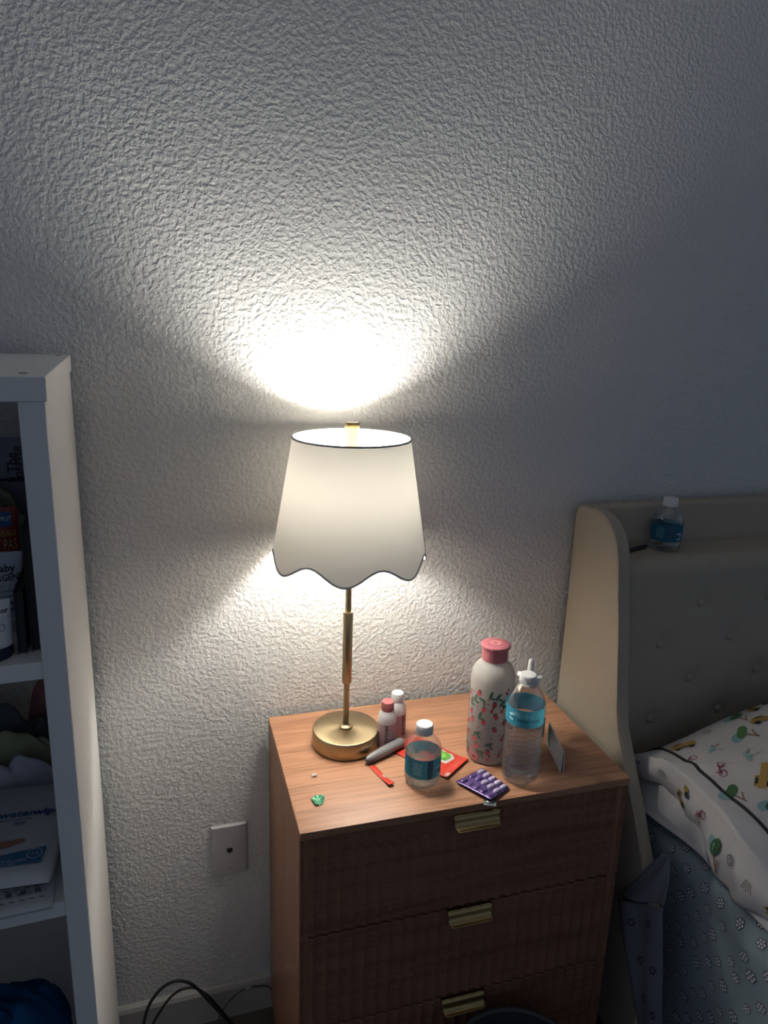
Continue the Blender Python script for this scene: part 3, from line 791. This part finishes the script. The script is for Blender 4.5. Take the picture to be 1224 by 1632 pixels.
PCOL = dict(yellow=(0.42, 0.27, 0.07), wheel=(0.03, 0.03, 0.03), green=(0.05, 0.14, 0.05), sky=(0.25, 0.42, 0.45), brown=(0.28, 0.16, 0.10), red=(0.28, 0.02, 0.06), grey=(0.16, 0.15, 0.14))
def put(kind, polys, mp_):
    V_, F_ = PR[kind]
    for pl in polys: add_poly(V_, F_, pl, mp_)
def car(cx, cy, rot):
    put('yellow', [rect(0, 0, 0.046, 0.012), rect(-0.006, 0.008, 0.022, 0.009)], pmap(cx, cy, rot, 0.0010))
    put('wheel', [ell(-0.013, -0.007, 0.0052, 0.0052), ell(0.014, -0.007, 0.0052, 0.0052), rect(-0.006, 0.009, 0.012, 0.004)], pmap(cx, cy, rot, 0.0016))
def tree(cx, cy, rot):
    put('sky', [ell(-0.010, 0.003, 0.013, 0.010, 0.4)], pmap(cx, cy, rot, 0.0010))
    put('brown', [rect(0.006, -0.016, 0.003, 0.022, 0.2), rect(0.012, -0.014, 0.0025, 0.018, -0.5)], pmap(cx, cy, rot, 0.0012))
    put('green', [ell(0.004, 0.004, 0.016, 0.0085, 0.5), ell(0.010, 0.010, 0.008, 0.006, 0.2)], pmap(cx, cy, rot, 0.0016))
def bike(cx, cy, rot):
    put('red', ring(-0.008, 0, 0.006, 0.0016, 10)+ring(0.009, 0, 0.006, 0.0016, 10)+[rect(0, 0.004, 0.016, 0.0016, 0.3), rect(0.002, 0.003, 0.012, 0.0014, -0.8), rect(-0.004, 0.006, 0.010, 0.0014, 1.2)], pmap(cx, cy, rot, 0.0010))
def swirl(cx, cy, rot):
    put('grey', ring(0, 0, 0.0062, 0.0014, 12)+ring(0.001, 0, 0.0030, 0.0012, 8), pmap(cx, cy, rot, 0.0010))
def bird(cx, cy, rot):
    put('sky', [ell(0, 0, 0.010, 0.0045, 0.3), ell(0.008, 0.006, 0.005, 0.003, 0.9)], pmap(cx, cy, rot, 0.0010)); put('brown', [rect(0.004, -0.010, 0.0014, 0.018, 0.4), rect(0.013, 0.001, 0.012, 0.003, -0.4)], pmap(cx, cy, rot, 0.0012))
def grass(cx, cy, rot):
    put('grey', [rect(0.0035*k, 0.002*(k % 2), 0.0012, 0.014, 0.12*k-0.25) for k in range(5)], pmap(cx, cy, rot, 0.0010))
kinds = [car, swirl, tree, bike, bird, grass, tree, car, bird, swirl, bike]
rr = random.Random(12); q = 0
for iy in range(8):
    for ix in range(11):
        x = 0.735+0.052*ix+(0.026 if iy % 2 else 0); y = -0.195-0.052*iy
        if x > 1.22: continue
        kinds[(ix*5+iy*7) % len(kinds)](x+rr.uniform(-.006, .006), y+rr.uniform(-.006, .006), rr.uniform(-0.5, 1.3)); q += (ix == 0)
for k, (V_, F_) in PR.items():
    if F_: link(k+'_print', V_, F_, mat('pillow_'+k, PCOL[k], 0.9), PLW)['kind'] = 'stuff'
# prints on the hem
def hmap(u0, v0, rot, off):
    c, s_ = math.cos(rot), math.sin(rot)
    def f(x, y):
        X, Y = c*x-s_*y, s_*x+c*y
        return tuple(Vector(hem(u0+X/0.44, v0-Y/0.075))+Vector((-off, 0, 0.0005)))
    return f
PR = {k: ([], []) for k in PCOL}
_pm = pmap
def pmap(cx, cy, rot, off): return hmap(cx, cy, rot, off+0.0026)
for fn_, u0, v0, r0 in ((swirl, 0.12, 0.35, 0), (grass, 0.24, 0.4, 0), (car, 0.36, 0.5, 1.3), (bike, 0.47, 0.45, 0.9), (tree, 0.60, 0.55, 0.2), (swirl, 0.69, 0.4, 0), (grass, 0.77, 0.5, 0), (car, 0.90, 0.5, 1.0)):
    fn_(u0, v0, r0)
for k, (V_, F_) in PR.items():
    if F_: link(k+'_hem_print', V_, F_, mat('pillow_'+k, PCOL[k], 0.9), PLW)['kind'] = 'stuff'

# ================================================================== bottles
M_capw = mat('bottle_cap_white', (0.74, 0.74, 0.73), 0.45)
M_pet = clear_plastic(); M_wat = water_mat()
M_lab = cloth_glow('label_blue', (0.05, 0.20, 0.29), (0.10, 0.36, 0.47), 0.45); M_lab2 = mat('label_dark_blue', (0.02, 0.085, 0.15), 0.35); M_lab3 = mat('label_pale', (0.42, 0.60, 0.68), 0.5)

def cap_ridge(a, z, r): return 0.00022*math.cos(60*a) if r > 0.010 else 0
def band(name, r, z0, z1, m, parent, a0=0.0, a1=2*PI, n=64, off=0.0):
    rf = r if callable(r) else (lambda z: r)
    def fn(u, v):
        a = a0+(a1-a0)*u; z = z0+(z1-z0)*v; q = rf(z)+off
        return (q*math.cos(a), q*math.sin(a), z)
    return grid_sheet(name, fn, n, 6, m, parent)

def mini_bottle(label, x, y, z, water, rot):
    t = thing('mini_water_bottle', label, 'bottle', (x, y, z))
    foot = lambda a, zz, r: -0.0030*(0.5+0.5*math.cos(10*a))*max(0, 1-zz/0.014) if r > 0.01 else 0
    prof = [(0.002, 0.005), (0.012, 0.0035), (0.020, 0.0006), (0.0255, 0.0006), (0.0285, 0.004), (0.0297, 0.010), (0.0297, 0.018), (0.0291, 0.0195), (0.0291, 0.057), (0.0297, 0.059), (0.0295, 0.064), (0.0280, 0.070), (0.0250, 0.076), (0.0205, 0.0815), (0.0160, 0.0855), (0.0135, 0.0880), (0.0125, 0.0905), (0.0125, 0.1005)]
    lathe('bottle_body', prof, M_pet, t, 80, twist=foot, cap=False)
    pw = [(0.0005, 0.006), (0.012, 0.0045), (0.020, 0.002), (0.0248, 0.002), (0.0277, 0.005), (0.0288, 0.010), (0.0288, 0.018), (0.0284, 0.0195), (0.0284, water), (0.0005, water)]
    lathe('water', pw, M_wat, t, 64, cap=True)
    lathe('cap', [(0.0005, 0.0895), (0.0137, 0.0895), (0.0140, 0.0905), (0.0140, 0.1035), (0.0128, 0.1052), (0.0100, 0.1056), (0.0005, 0.1052)], M_capw, t, 120, twist=cap_ridge)
    ph = phi_to_cam(x, y)+rot
    lb = band('label', 0.0294, 0.0215, 0.0555, M_lab, t)
    band('label_panel', 0.0294, 0.0215, 0.0555, M_lab2, lb, ph+0.28, ph+0.62, 12, 0.0003)
    band('barcode_panel', 0.0294, 0.026, 0.040, M_lab3, lb, ph+0.86, ph+1.26, 12, 0.0003)
    f = cyl_map(0.0297, ph, 0.0385, 0.0004)
    poly_print('barcode', [rect(0.0265+0.0011*k, -0.0055, 0.0006+0.0003*(k % 2), 0.009) for k in range(8)], f, M_ink, lb)
    poly_print('fine_print', [rect(-0.008+0.0012*math.sin(3*k), 0.010-0.0033*k, 0.017-0.002*(k % 3), 0.0007) for k in range(7)], f, M_lab3, lb)
    return t
mini_bottle('mini water bottle with blue label standing beside the red packet', 0.2135, -0.2735, H, 0.0575, 0.0)
mini_bottle('mini water bottle standing on the headboard ledge', 0.790, -0.082, PZT+0.0005, 0.012, -0.15)
tag(tube('black_pen', [(0.665, -0.100, PZT+0.005), (0.668, -0.099, PZT+0.005), (0.735, -0.078, PZT+0.005), (0.752, -0.0725, PZT+0.005)], lambda t: 0.0042 if t > 0.01 else 0.0025, mat('pen_dark', (0.02, 0.022, 0.025), 0.3)), 'slim dark pen lying on the headboard ledge', 'pen')

# large ribbed water bottle
BX, BY = 0.3755, -0.3045
t = thing('water_bottle', 'tall ribbed clear water bottle with a pale blue label, near the front', 'bottle', (BX, BY, H))
def ribs(a, z, r):
    if 0.014 < z < 0.102: return 0.0011*math.sin(z*2*PI/0.0088 + 2.0*math.sin(2*a))*min(1, (z-0.014)/0.01, (0.102-z)/0.008) - 0.0015*max(0, 1-abs(z-0.075)/0.03)
    if z < 0.014 and r > 0.012: return -0.0035*(0.5+0.5*math.cos(5*a))*(1-z/0.014)
    return 0
rng_ = [0.014+0.0013*k for k in range(68)]
prof = [(0.002, 0.006), (0.014, 0.004), (0.022, 0.0006), (0.0275, 0.0006), (0.0300, 0.004), (0.0312, 0.009)] + [(0.0313, z) for z in rng_] + [(0.0311, 0.1045), (0.0306, 0.106), (0.0306, 0.139), (0.0308, 0.1405), (0.0290, 0.148), (0.0258, 0.156), (0.0215, 0.164), (0.0170, 0.170), (0.0138, 0.1735), (0.0125, 0.176), (0.0125, 0.184)]
lathe('bottle_body', prof, M_pet, t, 72, twist=ribs, cap=False)
lathe('water', [(0.0005, 0.007), (0.014, 0.005), (0.022, 0.002), (0.0268, 0.002), (0.0290, 0.005), (0.0300, 0.009)] + [(0.0302, z) for z in rng_] + [(0.0005, rng_[-1]+0.0002)], M_wat, t, 72, twist=ribs)
lathe('cap', [(0.0005, 0.175), (0.0133, 0.175), (0.0137, 0.176), (0.0137, 0.1870), (0.0125, 0.1885), (0.0005, 0.1887)], M_capw, t, 120, twist=cap_ridge)
ph = phi_to_cam(BX, BY)
lb = band('label', 0.0309, 0.1085, 0.1385, cloth_glow('label_bright', (0.06, 0.29, 0.41), (0.12, 0.50, 0.62), 0.45), t)
f = cyl_map(0.0309, ph, 0.1235, 0.0005)
text('print', 'BLUE•CLE', 0.0105, lambda x, y: f(0.006+x, 0.0055+y), mat('label_letters', (0.35, 0.62, 0.70), 0.4), lb, 0.0)
text('print', 'PURIFIED WATER', 0.0048, lambda x, y: f(0.007+x, -0.0035+y), mat('label_navy', (0.01, 0.04, 0.09), 0.4), lb, 0.03)
poly_print('swoosh', [ell(-0.022, 0.004, 0.006, 0.0025, 0.3), ell(-0.023, -0.004, 0.005, 0.0020, -0.2)], f, mat('label_letters'), lb)

# frosted bottle with strawberries
SX, SY = 0.3515, -0.2310
t = thing('frosted_bottle', 'frosted white bottle with strawberry print and pink cap', 'bottle', (SX, SY, H))
def sr(z):
    if z < 0.004: return 0.0345+0.0028*(z/0.004)
    if z < 0.150: return 0.0373
    return 0.0373
prof = [(0.001, 0.0015), (0.030, 0.001), (0.0335, 0.0003), (0.0358, 0.0018), (0.0373, 0.005), (0.0373, 0.148), (0.0370, 0.154), (0.0358, 0.161), (0.0335, 0.167), (0.0300, 0.1725), (0.0255, 0.177), (0.0225, 0.180), (0.0215, 0.183), (0.0215, 0.196)]
lathe('glass_body', prof, cloth_glow('frosted_glass', (0.46, 0.44, 0.42), (0.62, 0.59, 0.55), 0.40), t, 72, cap=False)
M_pink = mat('pink_cap', (0.34, 0.105, 0.125), 0.45)
cp = lathe('cap', [(0.0005, 0.1835), (0.0216, 0.1835), (0.0221, 0.1850), (0.0222, 0.2020), (0.0228, 0.2045), (0.0245, 0.2070), (0.0248, 0.2085), (0.0242, 0.2105), (0.0225, 0.2115), (0.0105, 0.2117), (0.0005, 0.2117)], M_pink, t, 64)
lathe('cap_disc', [(0.0025, 0.2116), (0.0098, 0.2116), (0.0098, 0.2123), (0.0025, 0.2121)], mat('pink_light', (0.46, 0.165, 0.175), 0.5), cp, 40, cap=False)
lathe('cap_hole', [(0.0003, 0.2121), (0.0024, 0.2121), (0.0024, 0.2113)], mat('pink_dark', (0.12, 0.03, 0.035), 0.6), cp, 16, cap=False)
ph = phi_to_cam(SX, SY); f0 = lambda off: cyl_map(sr, ph, 0.0, off)
RED, DRED, GRN, PNK = [], [], [], []
rb = random.Random(21); placed = []
LIM = PI*0.0373
tries = 0
while len(placed) < 150 and tries < 40000:
    tries += 1
    x, y = rb.uniform(-LIM, LIM), rb.uniform(0.012, 0.138)
    need = 0.0124 if len(placed) < 95 else 0.0080
    if rb.random() < 0.0004 or all((min(abs(x-a_), 2*LIM-abs(x-a_)))**2+(y-b_)**2 > need**2 for a_, b_ in placed):
        placed.append((x, y)); k = len(placed) % 7; r = rb.uniform(-0.6, 0.6)
        if len(placed) > 95:
            GRN.append(ell(x, y, 0.0012, 0.0009, r)) if k % 2 else RED.append(ell(x, y, 0.0018, 0.0013, r)); continue
        if k in (0, 2, 5):
            RED.append(ell(x, y, 0.0040, 0.0056, r)); GRN.append(ell(x+0.0046*math.sin(-r), y+0.0048*math.cos(r), 0.0036, 0.0016, r))
        elif k == 1:
            for q in range(8): PNK.append(ell(x+0.0058*math.cos(q*PI/4), y+0.0058*math.sin(q*PI/4), 0.0046, 0.0018, q*PI/4, 8))
            DRED.append(ell(x, y, 0.0030, 0.0026))
        elif k in (3, 6):
            GRN.append(ell(x, y, 0.0078, 0.0028, r*2+0.7)); GRN.append(ell(x+0.004, y-0.006, 0.0052, 0.0021, r*2-0.5)); GRN.append(rect(x-0.002, y-0.006, 0.0005, 0.007, r*2+2.2))
        else:
            RED.append(ell(x, y, 0.0028, 0.0040, r)); DRED.append(ell(x+0.0025, y+0.0065, 0.0018, 0.0026, r))
poly_print('strawberry_print', RED, f0(0.0004), mat('berry_red', (0.42, 0.05, 0.06), 0.5), t)
poly_print('flower_print', PNK, f0(0.0004), mat('flower_pink', (0.62, 0.20, 0.22), 0.5), t)
poly_print('leaf_print', GRN, f0(0.0006), mat('leaf_green', (0.06, 0.11, 0.075), 0.5), t)
poly_print('seed_print', DRED, f0(0.0007), mat('berry_dark', (0.13, 0.03, 0.03), 0.5), t)

# spray bottle behind
QX, QY = 0.4360, -0.2080
t = thing('spray_bottle', 'clear spray bottle with white nozzle behind the tall water bottle', 'bottle', (QX, QY, H))
prof = [(0.001, 0.002), (0.030, 0.0004), (0.0325, 0.002), (0.0335, 0.006), (0.0335, 0.068), (0.0325, 0.077), (0.0300, 0.086), (0.0265, 0.095), (0.0225, 0.104), (0.0165, 0.112), (0.0150, 0.116)]
lathe('bottle_body', prof, M_pet, t, 56, cap=False)
sq = phi_to_cam(QX, QY)
band('label', 0.0337, 0.020, 0.056, mat('label_teal', (0.03, 0.19, 0.25), 0.4), t, sq+0.5, sq+1.6, 24)
for sgn in (-1, 1):
    band('shoulder_mark', lambda z: 0.0335-(z-0.077)*0.42, 0.082, 0.104, M_black, t, sq+sgn*1.45-0.08, sq+sgn*1.45+0.08, 6, 0.0004)
lathe('collar', [(0.0005, 0.113), (0.0155, 0.113), (0.0155, 0.125), (0.0145, 0.127), (0.0005, 0.127)], M_capw, t, 48, twist=cap_ridge)
bm = bm_box(-0.0225, 0.0220, -0.0075, 0.0075, 0.127, 0.1325, 0.0025, 3)
bmesh.ops.rotate(bm, verts=bm.verts, cent=(0, 0, 0), matrix=Matrix.Rotation(sq+PI/2, 3, 'Z'))
link_bm('finger_flange', bm, M_capw, t, True, 0.7)
lathe('nozzle', [(0.0085, 0.132), (0.0070, 0.136), (0.0056, 0.140), (0.0052, 0.1560), (0.0046, 0.1595), (0.0025, 0.1615), (0.0003, 0.162)], M_capw, t, 32)

# two small toiletry bottles
def toiletry(label, x, y, capm, h_cap, rot, lower):
    t = thing('toiletry_bottle', label, 'bottle', (x, y, H), 0, 'small toiletry bottles beside the lamp base')
    mb = mat('toiletry_white', (0.62, 0.61, 0.62), 0.4); mp_ = mat('toiletry_pink', (0.40, 0.28, 0.31), 0.5); mm = mat('toiletry_mauve', (0.24, 0.12, 0.15), 0.5)
    rf = lambda z: 0.0163
    lathe('bottle_body', [(0.0005, 0.0003), (0.0145, 0.0003), (0.0160, 0.0015), (0.0163, 0.004), (0.0163, 0.052), (0.0160, 0.0555), (0.0148, 0.061), (0.0125, 0.066), (0.0112, 0.0685), (0.0108, 0.070)], mb, t, 48, cap=False)
    lathe('cap', [(0.0005, 0.0688), (0.0109, 0.0688), (0.0113, 0.070), (0.0113, 0.0700+h_cap-0.002), (0.0103, 0.070+h_cap), (0.0005, 0.070+h_cap)], capm, t, 60)
    ph = phi_to_cam(x, y)+rot
    lb = band('label', rf, 0.004, 0.047, mp_, t, ph-2.2, ph+2.2, 48, 0.0002)
    band('label_block', rf, 0.004 if not lower else 0.004, 0.018, mm, lb, ph+0.15, ph+1.3, 16, 0.0005)
    f = cyl_map(0.0163, ph, 0.0, 0.0007)
    text('print', 'BIOLAGE', 0.0085, lambda a_, b_: f(-0.002+a_, 0.024+b_), M_ink, lb, 0.02, rot=-PI/2)
    poly_print('emblem', [rect(-0.002, 0.0455, 0.006, 0.0012), rect(-0.002, 0.0432, 0.006, 0.0012), rect(-0.0045, 0.0442, 0.0012, 0.003)], f, M_ink, lb)
    return t
toiletry('small white bottle with a dusty pink cap beside the lamp base', 0.1885, -0.1575, mat('dusty_pink', (0.30, 0.085, 0.095), 0.5), 0.0155, 0.10, True)
toiletry('small white bottle with a white cap behind the pink-capped one', 0.2152, -0.1325, M_capw, 0.0155, 0.9, True)

# ================================================================== small things on the nightstand
# grey marker-like tube
PA, PB = Vector((0.137, -0.2085, H+0.0086)), Vector((0.2125, -0.1745, H+0.0118))
PN = thing('grey_marker', 'grey rounded marker leaning over the red packet corner', 'marker', tuple(PA))
dv = PB-PA
V, F = tube_data([dv*k for k in (0.0, 0.012, 0.05, 0.12, 0.3, 0.6, 0.9, 0.965, 0.99, 1.0)], lambda t_: 0.0085, 24)
rads = (0.0038, 0.0044, 0.0060, 0.0074, 0.0084, 0.0087, 0.0087, 0.0085, 0.0076, 0.0062)
V = [dv*k + (v-dv*k)*(rads[i//24]/0.0085) for i, v in enumerate(V) for k in [(0.0, 0.012, 0.05, 0.12, 0.3, 0.6, 0.9, 0.965, 0.99, 1.0)[i//24]]]
link('marker_body', V, F, mat('marker_grey', (0.19, 0.19, 0.20), 0.38), PN, True).data.set_sharp_from_angle(angle=0.8)
tube('marker_tip', [dv*-0.025, dv*0.004], 0.0030, mat('tip_grey', (0.10, 0.095, 0.09), 0.4), PN, 12)
tube('marker_ring', [dv*0.62, dv*0.628], 0.00885, mat('ring_grey', (0.14, 0.14, 0.15), 0.4), PN, 24)

# red packet
PKT = thing('red_packet', 'red snack packet with a green picture behind the mini water bottle', 'packet', (0.2515, -0.2110, H))
p00, p10, p11, p01 = [Vector(q) for q in ((0.1935, -0.1880, 0), (0.2425, -0.1390, 0), (0.3110, -0.2410, 0), (0.2550, -0.2825, 0))]
def pk_xy(u, v): return (p00*(1-u)+p10*u)*(1-v)+(p01*(1-u)+p11*u)*v - Vector((0.2515, -0.2110, 0))
def pk_h(u, v): return 0.0004+0.0032*(max(0, math.sin(PI*u))**0.6)*(max(0, math.sin(PI*min(1, max(0, (v-0.06)/0.80))))**0.5)+0.0005*noise.noise(Vector((u*6, v*9, 0)))+(0.003*max(0, (v-0.86)/0.14)**1.5)
def pk_fn(u, v): p = pk_xy(u, v); return (p.x, p.y, pk_h(u, v)+0.0006)
M_red = mat('packet_red', (0.55, 0.045, 0.025), 0.33)
o = grid_sheet('packet_body', pk_fn, 24, 36, M_red, PKT); md = o.modifiers.new('thickness', 'SOLIDIFY'); md.thickness = 0.0008; md.offset = -1
def pkm(off):
    def f(x, y): q = pk_fn(max(0, min(1, x)), max(0, min(1, y))); return (q[0], q[1], q[2]+off)
    return f
win = [(0.42, 0.50), (0.80, 0.46), (0.90, 0.54), (0.90, 0.76), (0.78, 0.84), (0.44, 0.80)]
poly_print('window_print', [win], pkm(0.0012), mat('packet_white', (0.62, 0.60, 0.58), 0.4), PKT)
poly_print('green_print', [[(0.50, 0.62), (0.84, 0.58), (0.85, 0.74), (0.76, 0.79), (0.52, 0.76)]], pkm(0.0017), mat('packet_green', (0.10, 0.36, 0.04), 0.4), PKT)
poly_print('green_print', [ell(0.66, 0.68, 0.10, 0.05)], pkm(0.0021), mat('packet_green_light', (0.22, 0.52, 0.10), 0.4), PKT)
text('print', 'SOUR', 0.115, lambda x, y: pkm(0.0012)(0.30-y*1.2, 0.16-x*0.0+x*0.55), mat('packet_pale', (0.72, 0.40, 0.36), 0.5), PKT, 0.02)
poly_print('crimp', [rect(0.12, 0.955, 0.16, 0.07), rect(0.62, 0.925, 0.24, 0.006)], pkm(0.0010), mat('packet_pale'), PKT)

# torn red strip
STP = thing('torn_strip', 'torn red strip lying in front of the grey marker', 'strip', (0.152, -0.244, H))
def st_fn(u, v):
    a = Vector((0.1448, -0.2150, 0)); b_ = Vector((0.1600, -0.2765, 0)); p = a*(1-v)+b_*v
    n = Vector((1, 0.25, 0)).normalized(); w = 0.0100+0.001*math.sin(7*v)
    p = p+n*(u-0.5)*w
    return (p.x-0.152, p.y+0.244, 0.0009+0.0045*max(0, (v-0.35)/0.65)**1.6)
grid_sheet('strip', st_fn, 4, 16, M_red, STP, 0.0006)
poly_print('tear_print', [ell(0.75, 0.55, 0.22, 0.05), ell(0.8, 0.63, 0.15, 0.03)], lambda x, y: (lambda q: (q[0], q[1], q[2]+0.0008))(st_fn(x, y)), mat('packet_white'), STP)

# blister pack
BLP = thing('blister_pack', 'purple blister pack of pale oval pills at the table edge', 'blister pack', (0.305, -0.315, H))
b00, b10, b11, b01 = [Vector(q) for q in ((0.2640, -0.2965, 0.0045), (0.3240, -0.2700, 0.0025), (0.3430, -0.3330, 0.0035), (0.2980, -0.3570, 0.0075))]
def bp(u, v, off=0.0):
    p = (b00*(1-u)+b10*u)*(1-v)+(b01*(1-u)+b11*u)*v
    p = p+Vector((0, 0, 0.0022*math.sin(PI*u)*math.sin(PI*v)))
    return Vector((p.x-0.305, p.y+0.315, p.z+off))
M_pur = mat('foil_purple', (0.105, 0.065, 0.21), 0.32, metal=0.35); M_pill = mat('pill_lilac', (0.46, 0.40, 0.56), 0.3)
grid_sheet('foil_card', lambda u, v: bp(u, v), 16, 16, M_pur, BLP, 0.0007)
eu = (b10-b00).normalized(); ev = (b01-b00).normalized(); en = eu.cross(ev).normalized()
if en.z < 0: en = -en
def dome(name, u, v, ru, rv, hh, m, lev=4):
    V, F = [], []; n = 20; c0 = bp(u, v, 0.0004)
    for i in range(lev+1):
        k = i/lev; q = math.cos(k*PI/2)**0.55 if i < lev else 0.0
        for j in range(n):
            a = 2*PI*j/n; ca, sa = math.cos(a), math.sin(a)
            V.append(c0+eu*(ru*q*math.copysign(abs(ca)**0.7, ca))+ev*(rv*q*math.copysign(abs(sa)**0.7, sa))+en*(hh*math.sin(k*PI/2)))
    for i in range(lev):
        for j in range(n): j2 = (j+1) % n; F.append((i*n+j, i*n+j2, (i+1)*n+j2, (i+1)*n+j))
    return link(name, V, F, m, BLP, True)
for r, u in enumerate((0.83, 0.50, 0.17)):
    for k in range(5):
        v = 0.11+0.195*k
        full = (r == 0) or (r == 1 and k >= 2)
        if full: dome('pill', u, v, 0.0076, 0.0041, 0.0038, M_pill)
        else: dome('empty_pocket', u, v, 0.0074, 0.0042, 0.0013+0.0008*((k*7+r) % 3), M_pur)
# second, clear blister under it
CB = thing('clear_blister', 'clear grey blister strip poking out under the purple one', 'blister pack', (0.2985, -0.3535, H))
bm = bm_box(-0.010, 0.010, -0.010, 0.018, 0.0002, 0.0009); bmesh.ops.rotate(bm, verts=bm.verts, cent=(0, 0, 0), matrix=Matrix.Rotation(-0.45, 3, 'Z'))
link_bm('foil_card', bm, mat('foil_grey', (0.22, 0.24, 0.25), 0.3, metal=0.6), CB)
lathe('pocket', [(0.0062, 0.0009), (0.0058, 0.0026), (0.0042, 0.0036), (0.0003, 0.0038)], clear_plastic('pocket_plastic', (0.8, 0.85, 0.85), 0.2), CB, 24, cap=False)

# green candy wrapper and white crumb
def gw(u, v):
    a = 2*PI*u; r = 0.0098*v*(1+0.07*math.sin(3*a+1)+0.05*math.sin(5*a))
    return (r*math.cos(a), r*1.25*math.sin(a), 0.0008+0.0040*v*v*(0.5+0.5*math.sin(2*a+0.6))+0.0009*math.sin(9*a)*v)
o = thing('candy_wrapper', 'crumpled green foil wrapper near the left front table corner', 'wrapper', (0.0375, -0.2815, H))
grid_sheet('foil', gw, 40, 8, mat('foil_green', (0.06, 0.26, 0.15), 0.35, metal=0.3), o, 0.0004)
poly_print('stripe_print', [rect(-0.002, -0.004+0.003*k, 0.007, 0.0007) for k in range(3)], lambda x, y: (x+0.002, y-0.002, 0.0034), mat('foil_green_pale', (0.35, 0.6, 0.45), 0.4), o)
def wc(u, v):
    a = 2*PI*u; r = 0.0032*math.sin(PI*v)
    return (r*math.cos(a)*1.4+0.0015*math.cos(2*PI*v), r*math.sin(a), 0.0022-0.0022*math.cos(PI*v)+0.0012*math.sin(3*a)*math.sin(PI*v))
o = grid_sheet('paper_crumb', wc, 16, 8, M_whitepl); o.location = (0.0463, -0.2176, H)
tag(o, 'tiny white paper crumb on the left of the table top', 'crumb')

# standing folded leaflet
LF = thing('leaflet', 'white folded leaflet standing on edge right of the tall water bottle', 'leaflet', (0.4482, -0.3130, H))
e0 = Vector((0.0, 0.0)); e1 = Vector((0.0225, 0.0850)); 
def lf_panel(dx, h0, h1, name):
    V = [(e0.x+dx, e0.y, 0), (e1.x+dx*0.2, e1.y, 0), (e1.x+dx*0.2+0.001, e1.y, h1), (e0.x+dx*0.4+0.001, e0.y, h0)]
    o = link(name, V, [(0, 1, 2, 3)], mat('leaflet_paper', (0.55, 0.56, 0.57), 0.7), LF); md = o.modifiers.new('thickness', 'SOLIDIFY'); md.thickness = 0.0012; md.offset = 0
lf_panel(0.0, 0.0385, 0.042, 'front_leaf'); lf_panel(0.006, 0.0385, 0.042, 'back_leaf')
link('teal_corner', [(0.0166, 0.066, 0.004), (0.0222, 0.0846, 0.004), (0.0222, 0.0846, 0.040), (0.0176, 0.068, 0.040)], [(0, 1, 2, 3)], mat('label_teal'), LF)
link('mark', [(-0.0012, 0.001, 0.020), (-0.0012+0.0012, 0.0045, 0.023), (-0.0012+0.0012, 0.0045, 0.0245), (-0.0012, 0.001, 0.0215)], [(0, 1, 2, 3)], M_ink, LF)
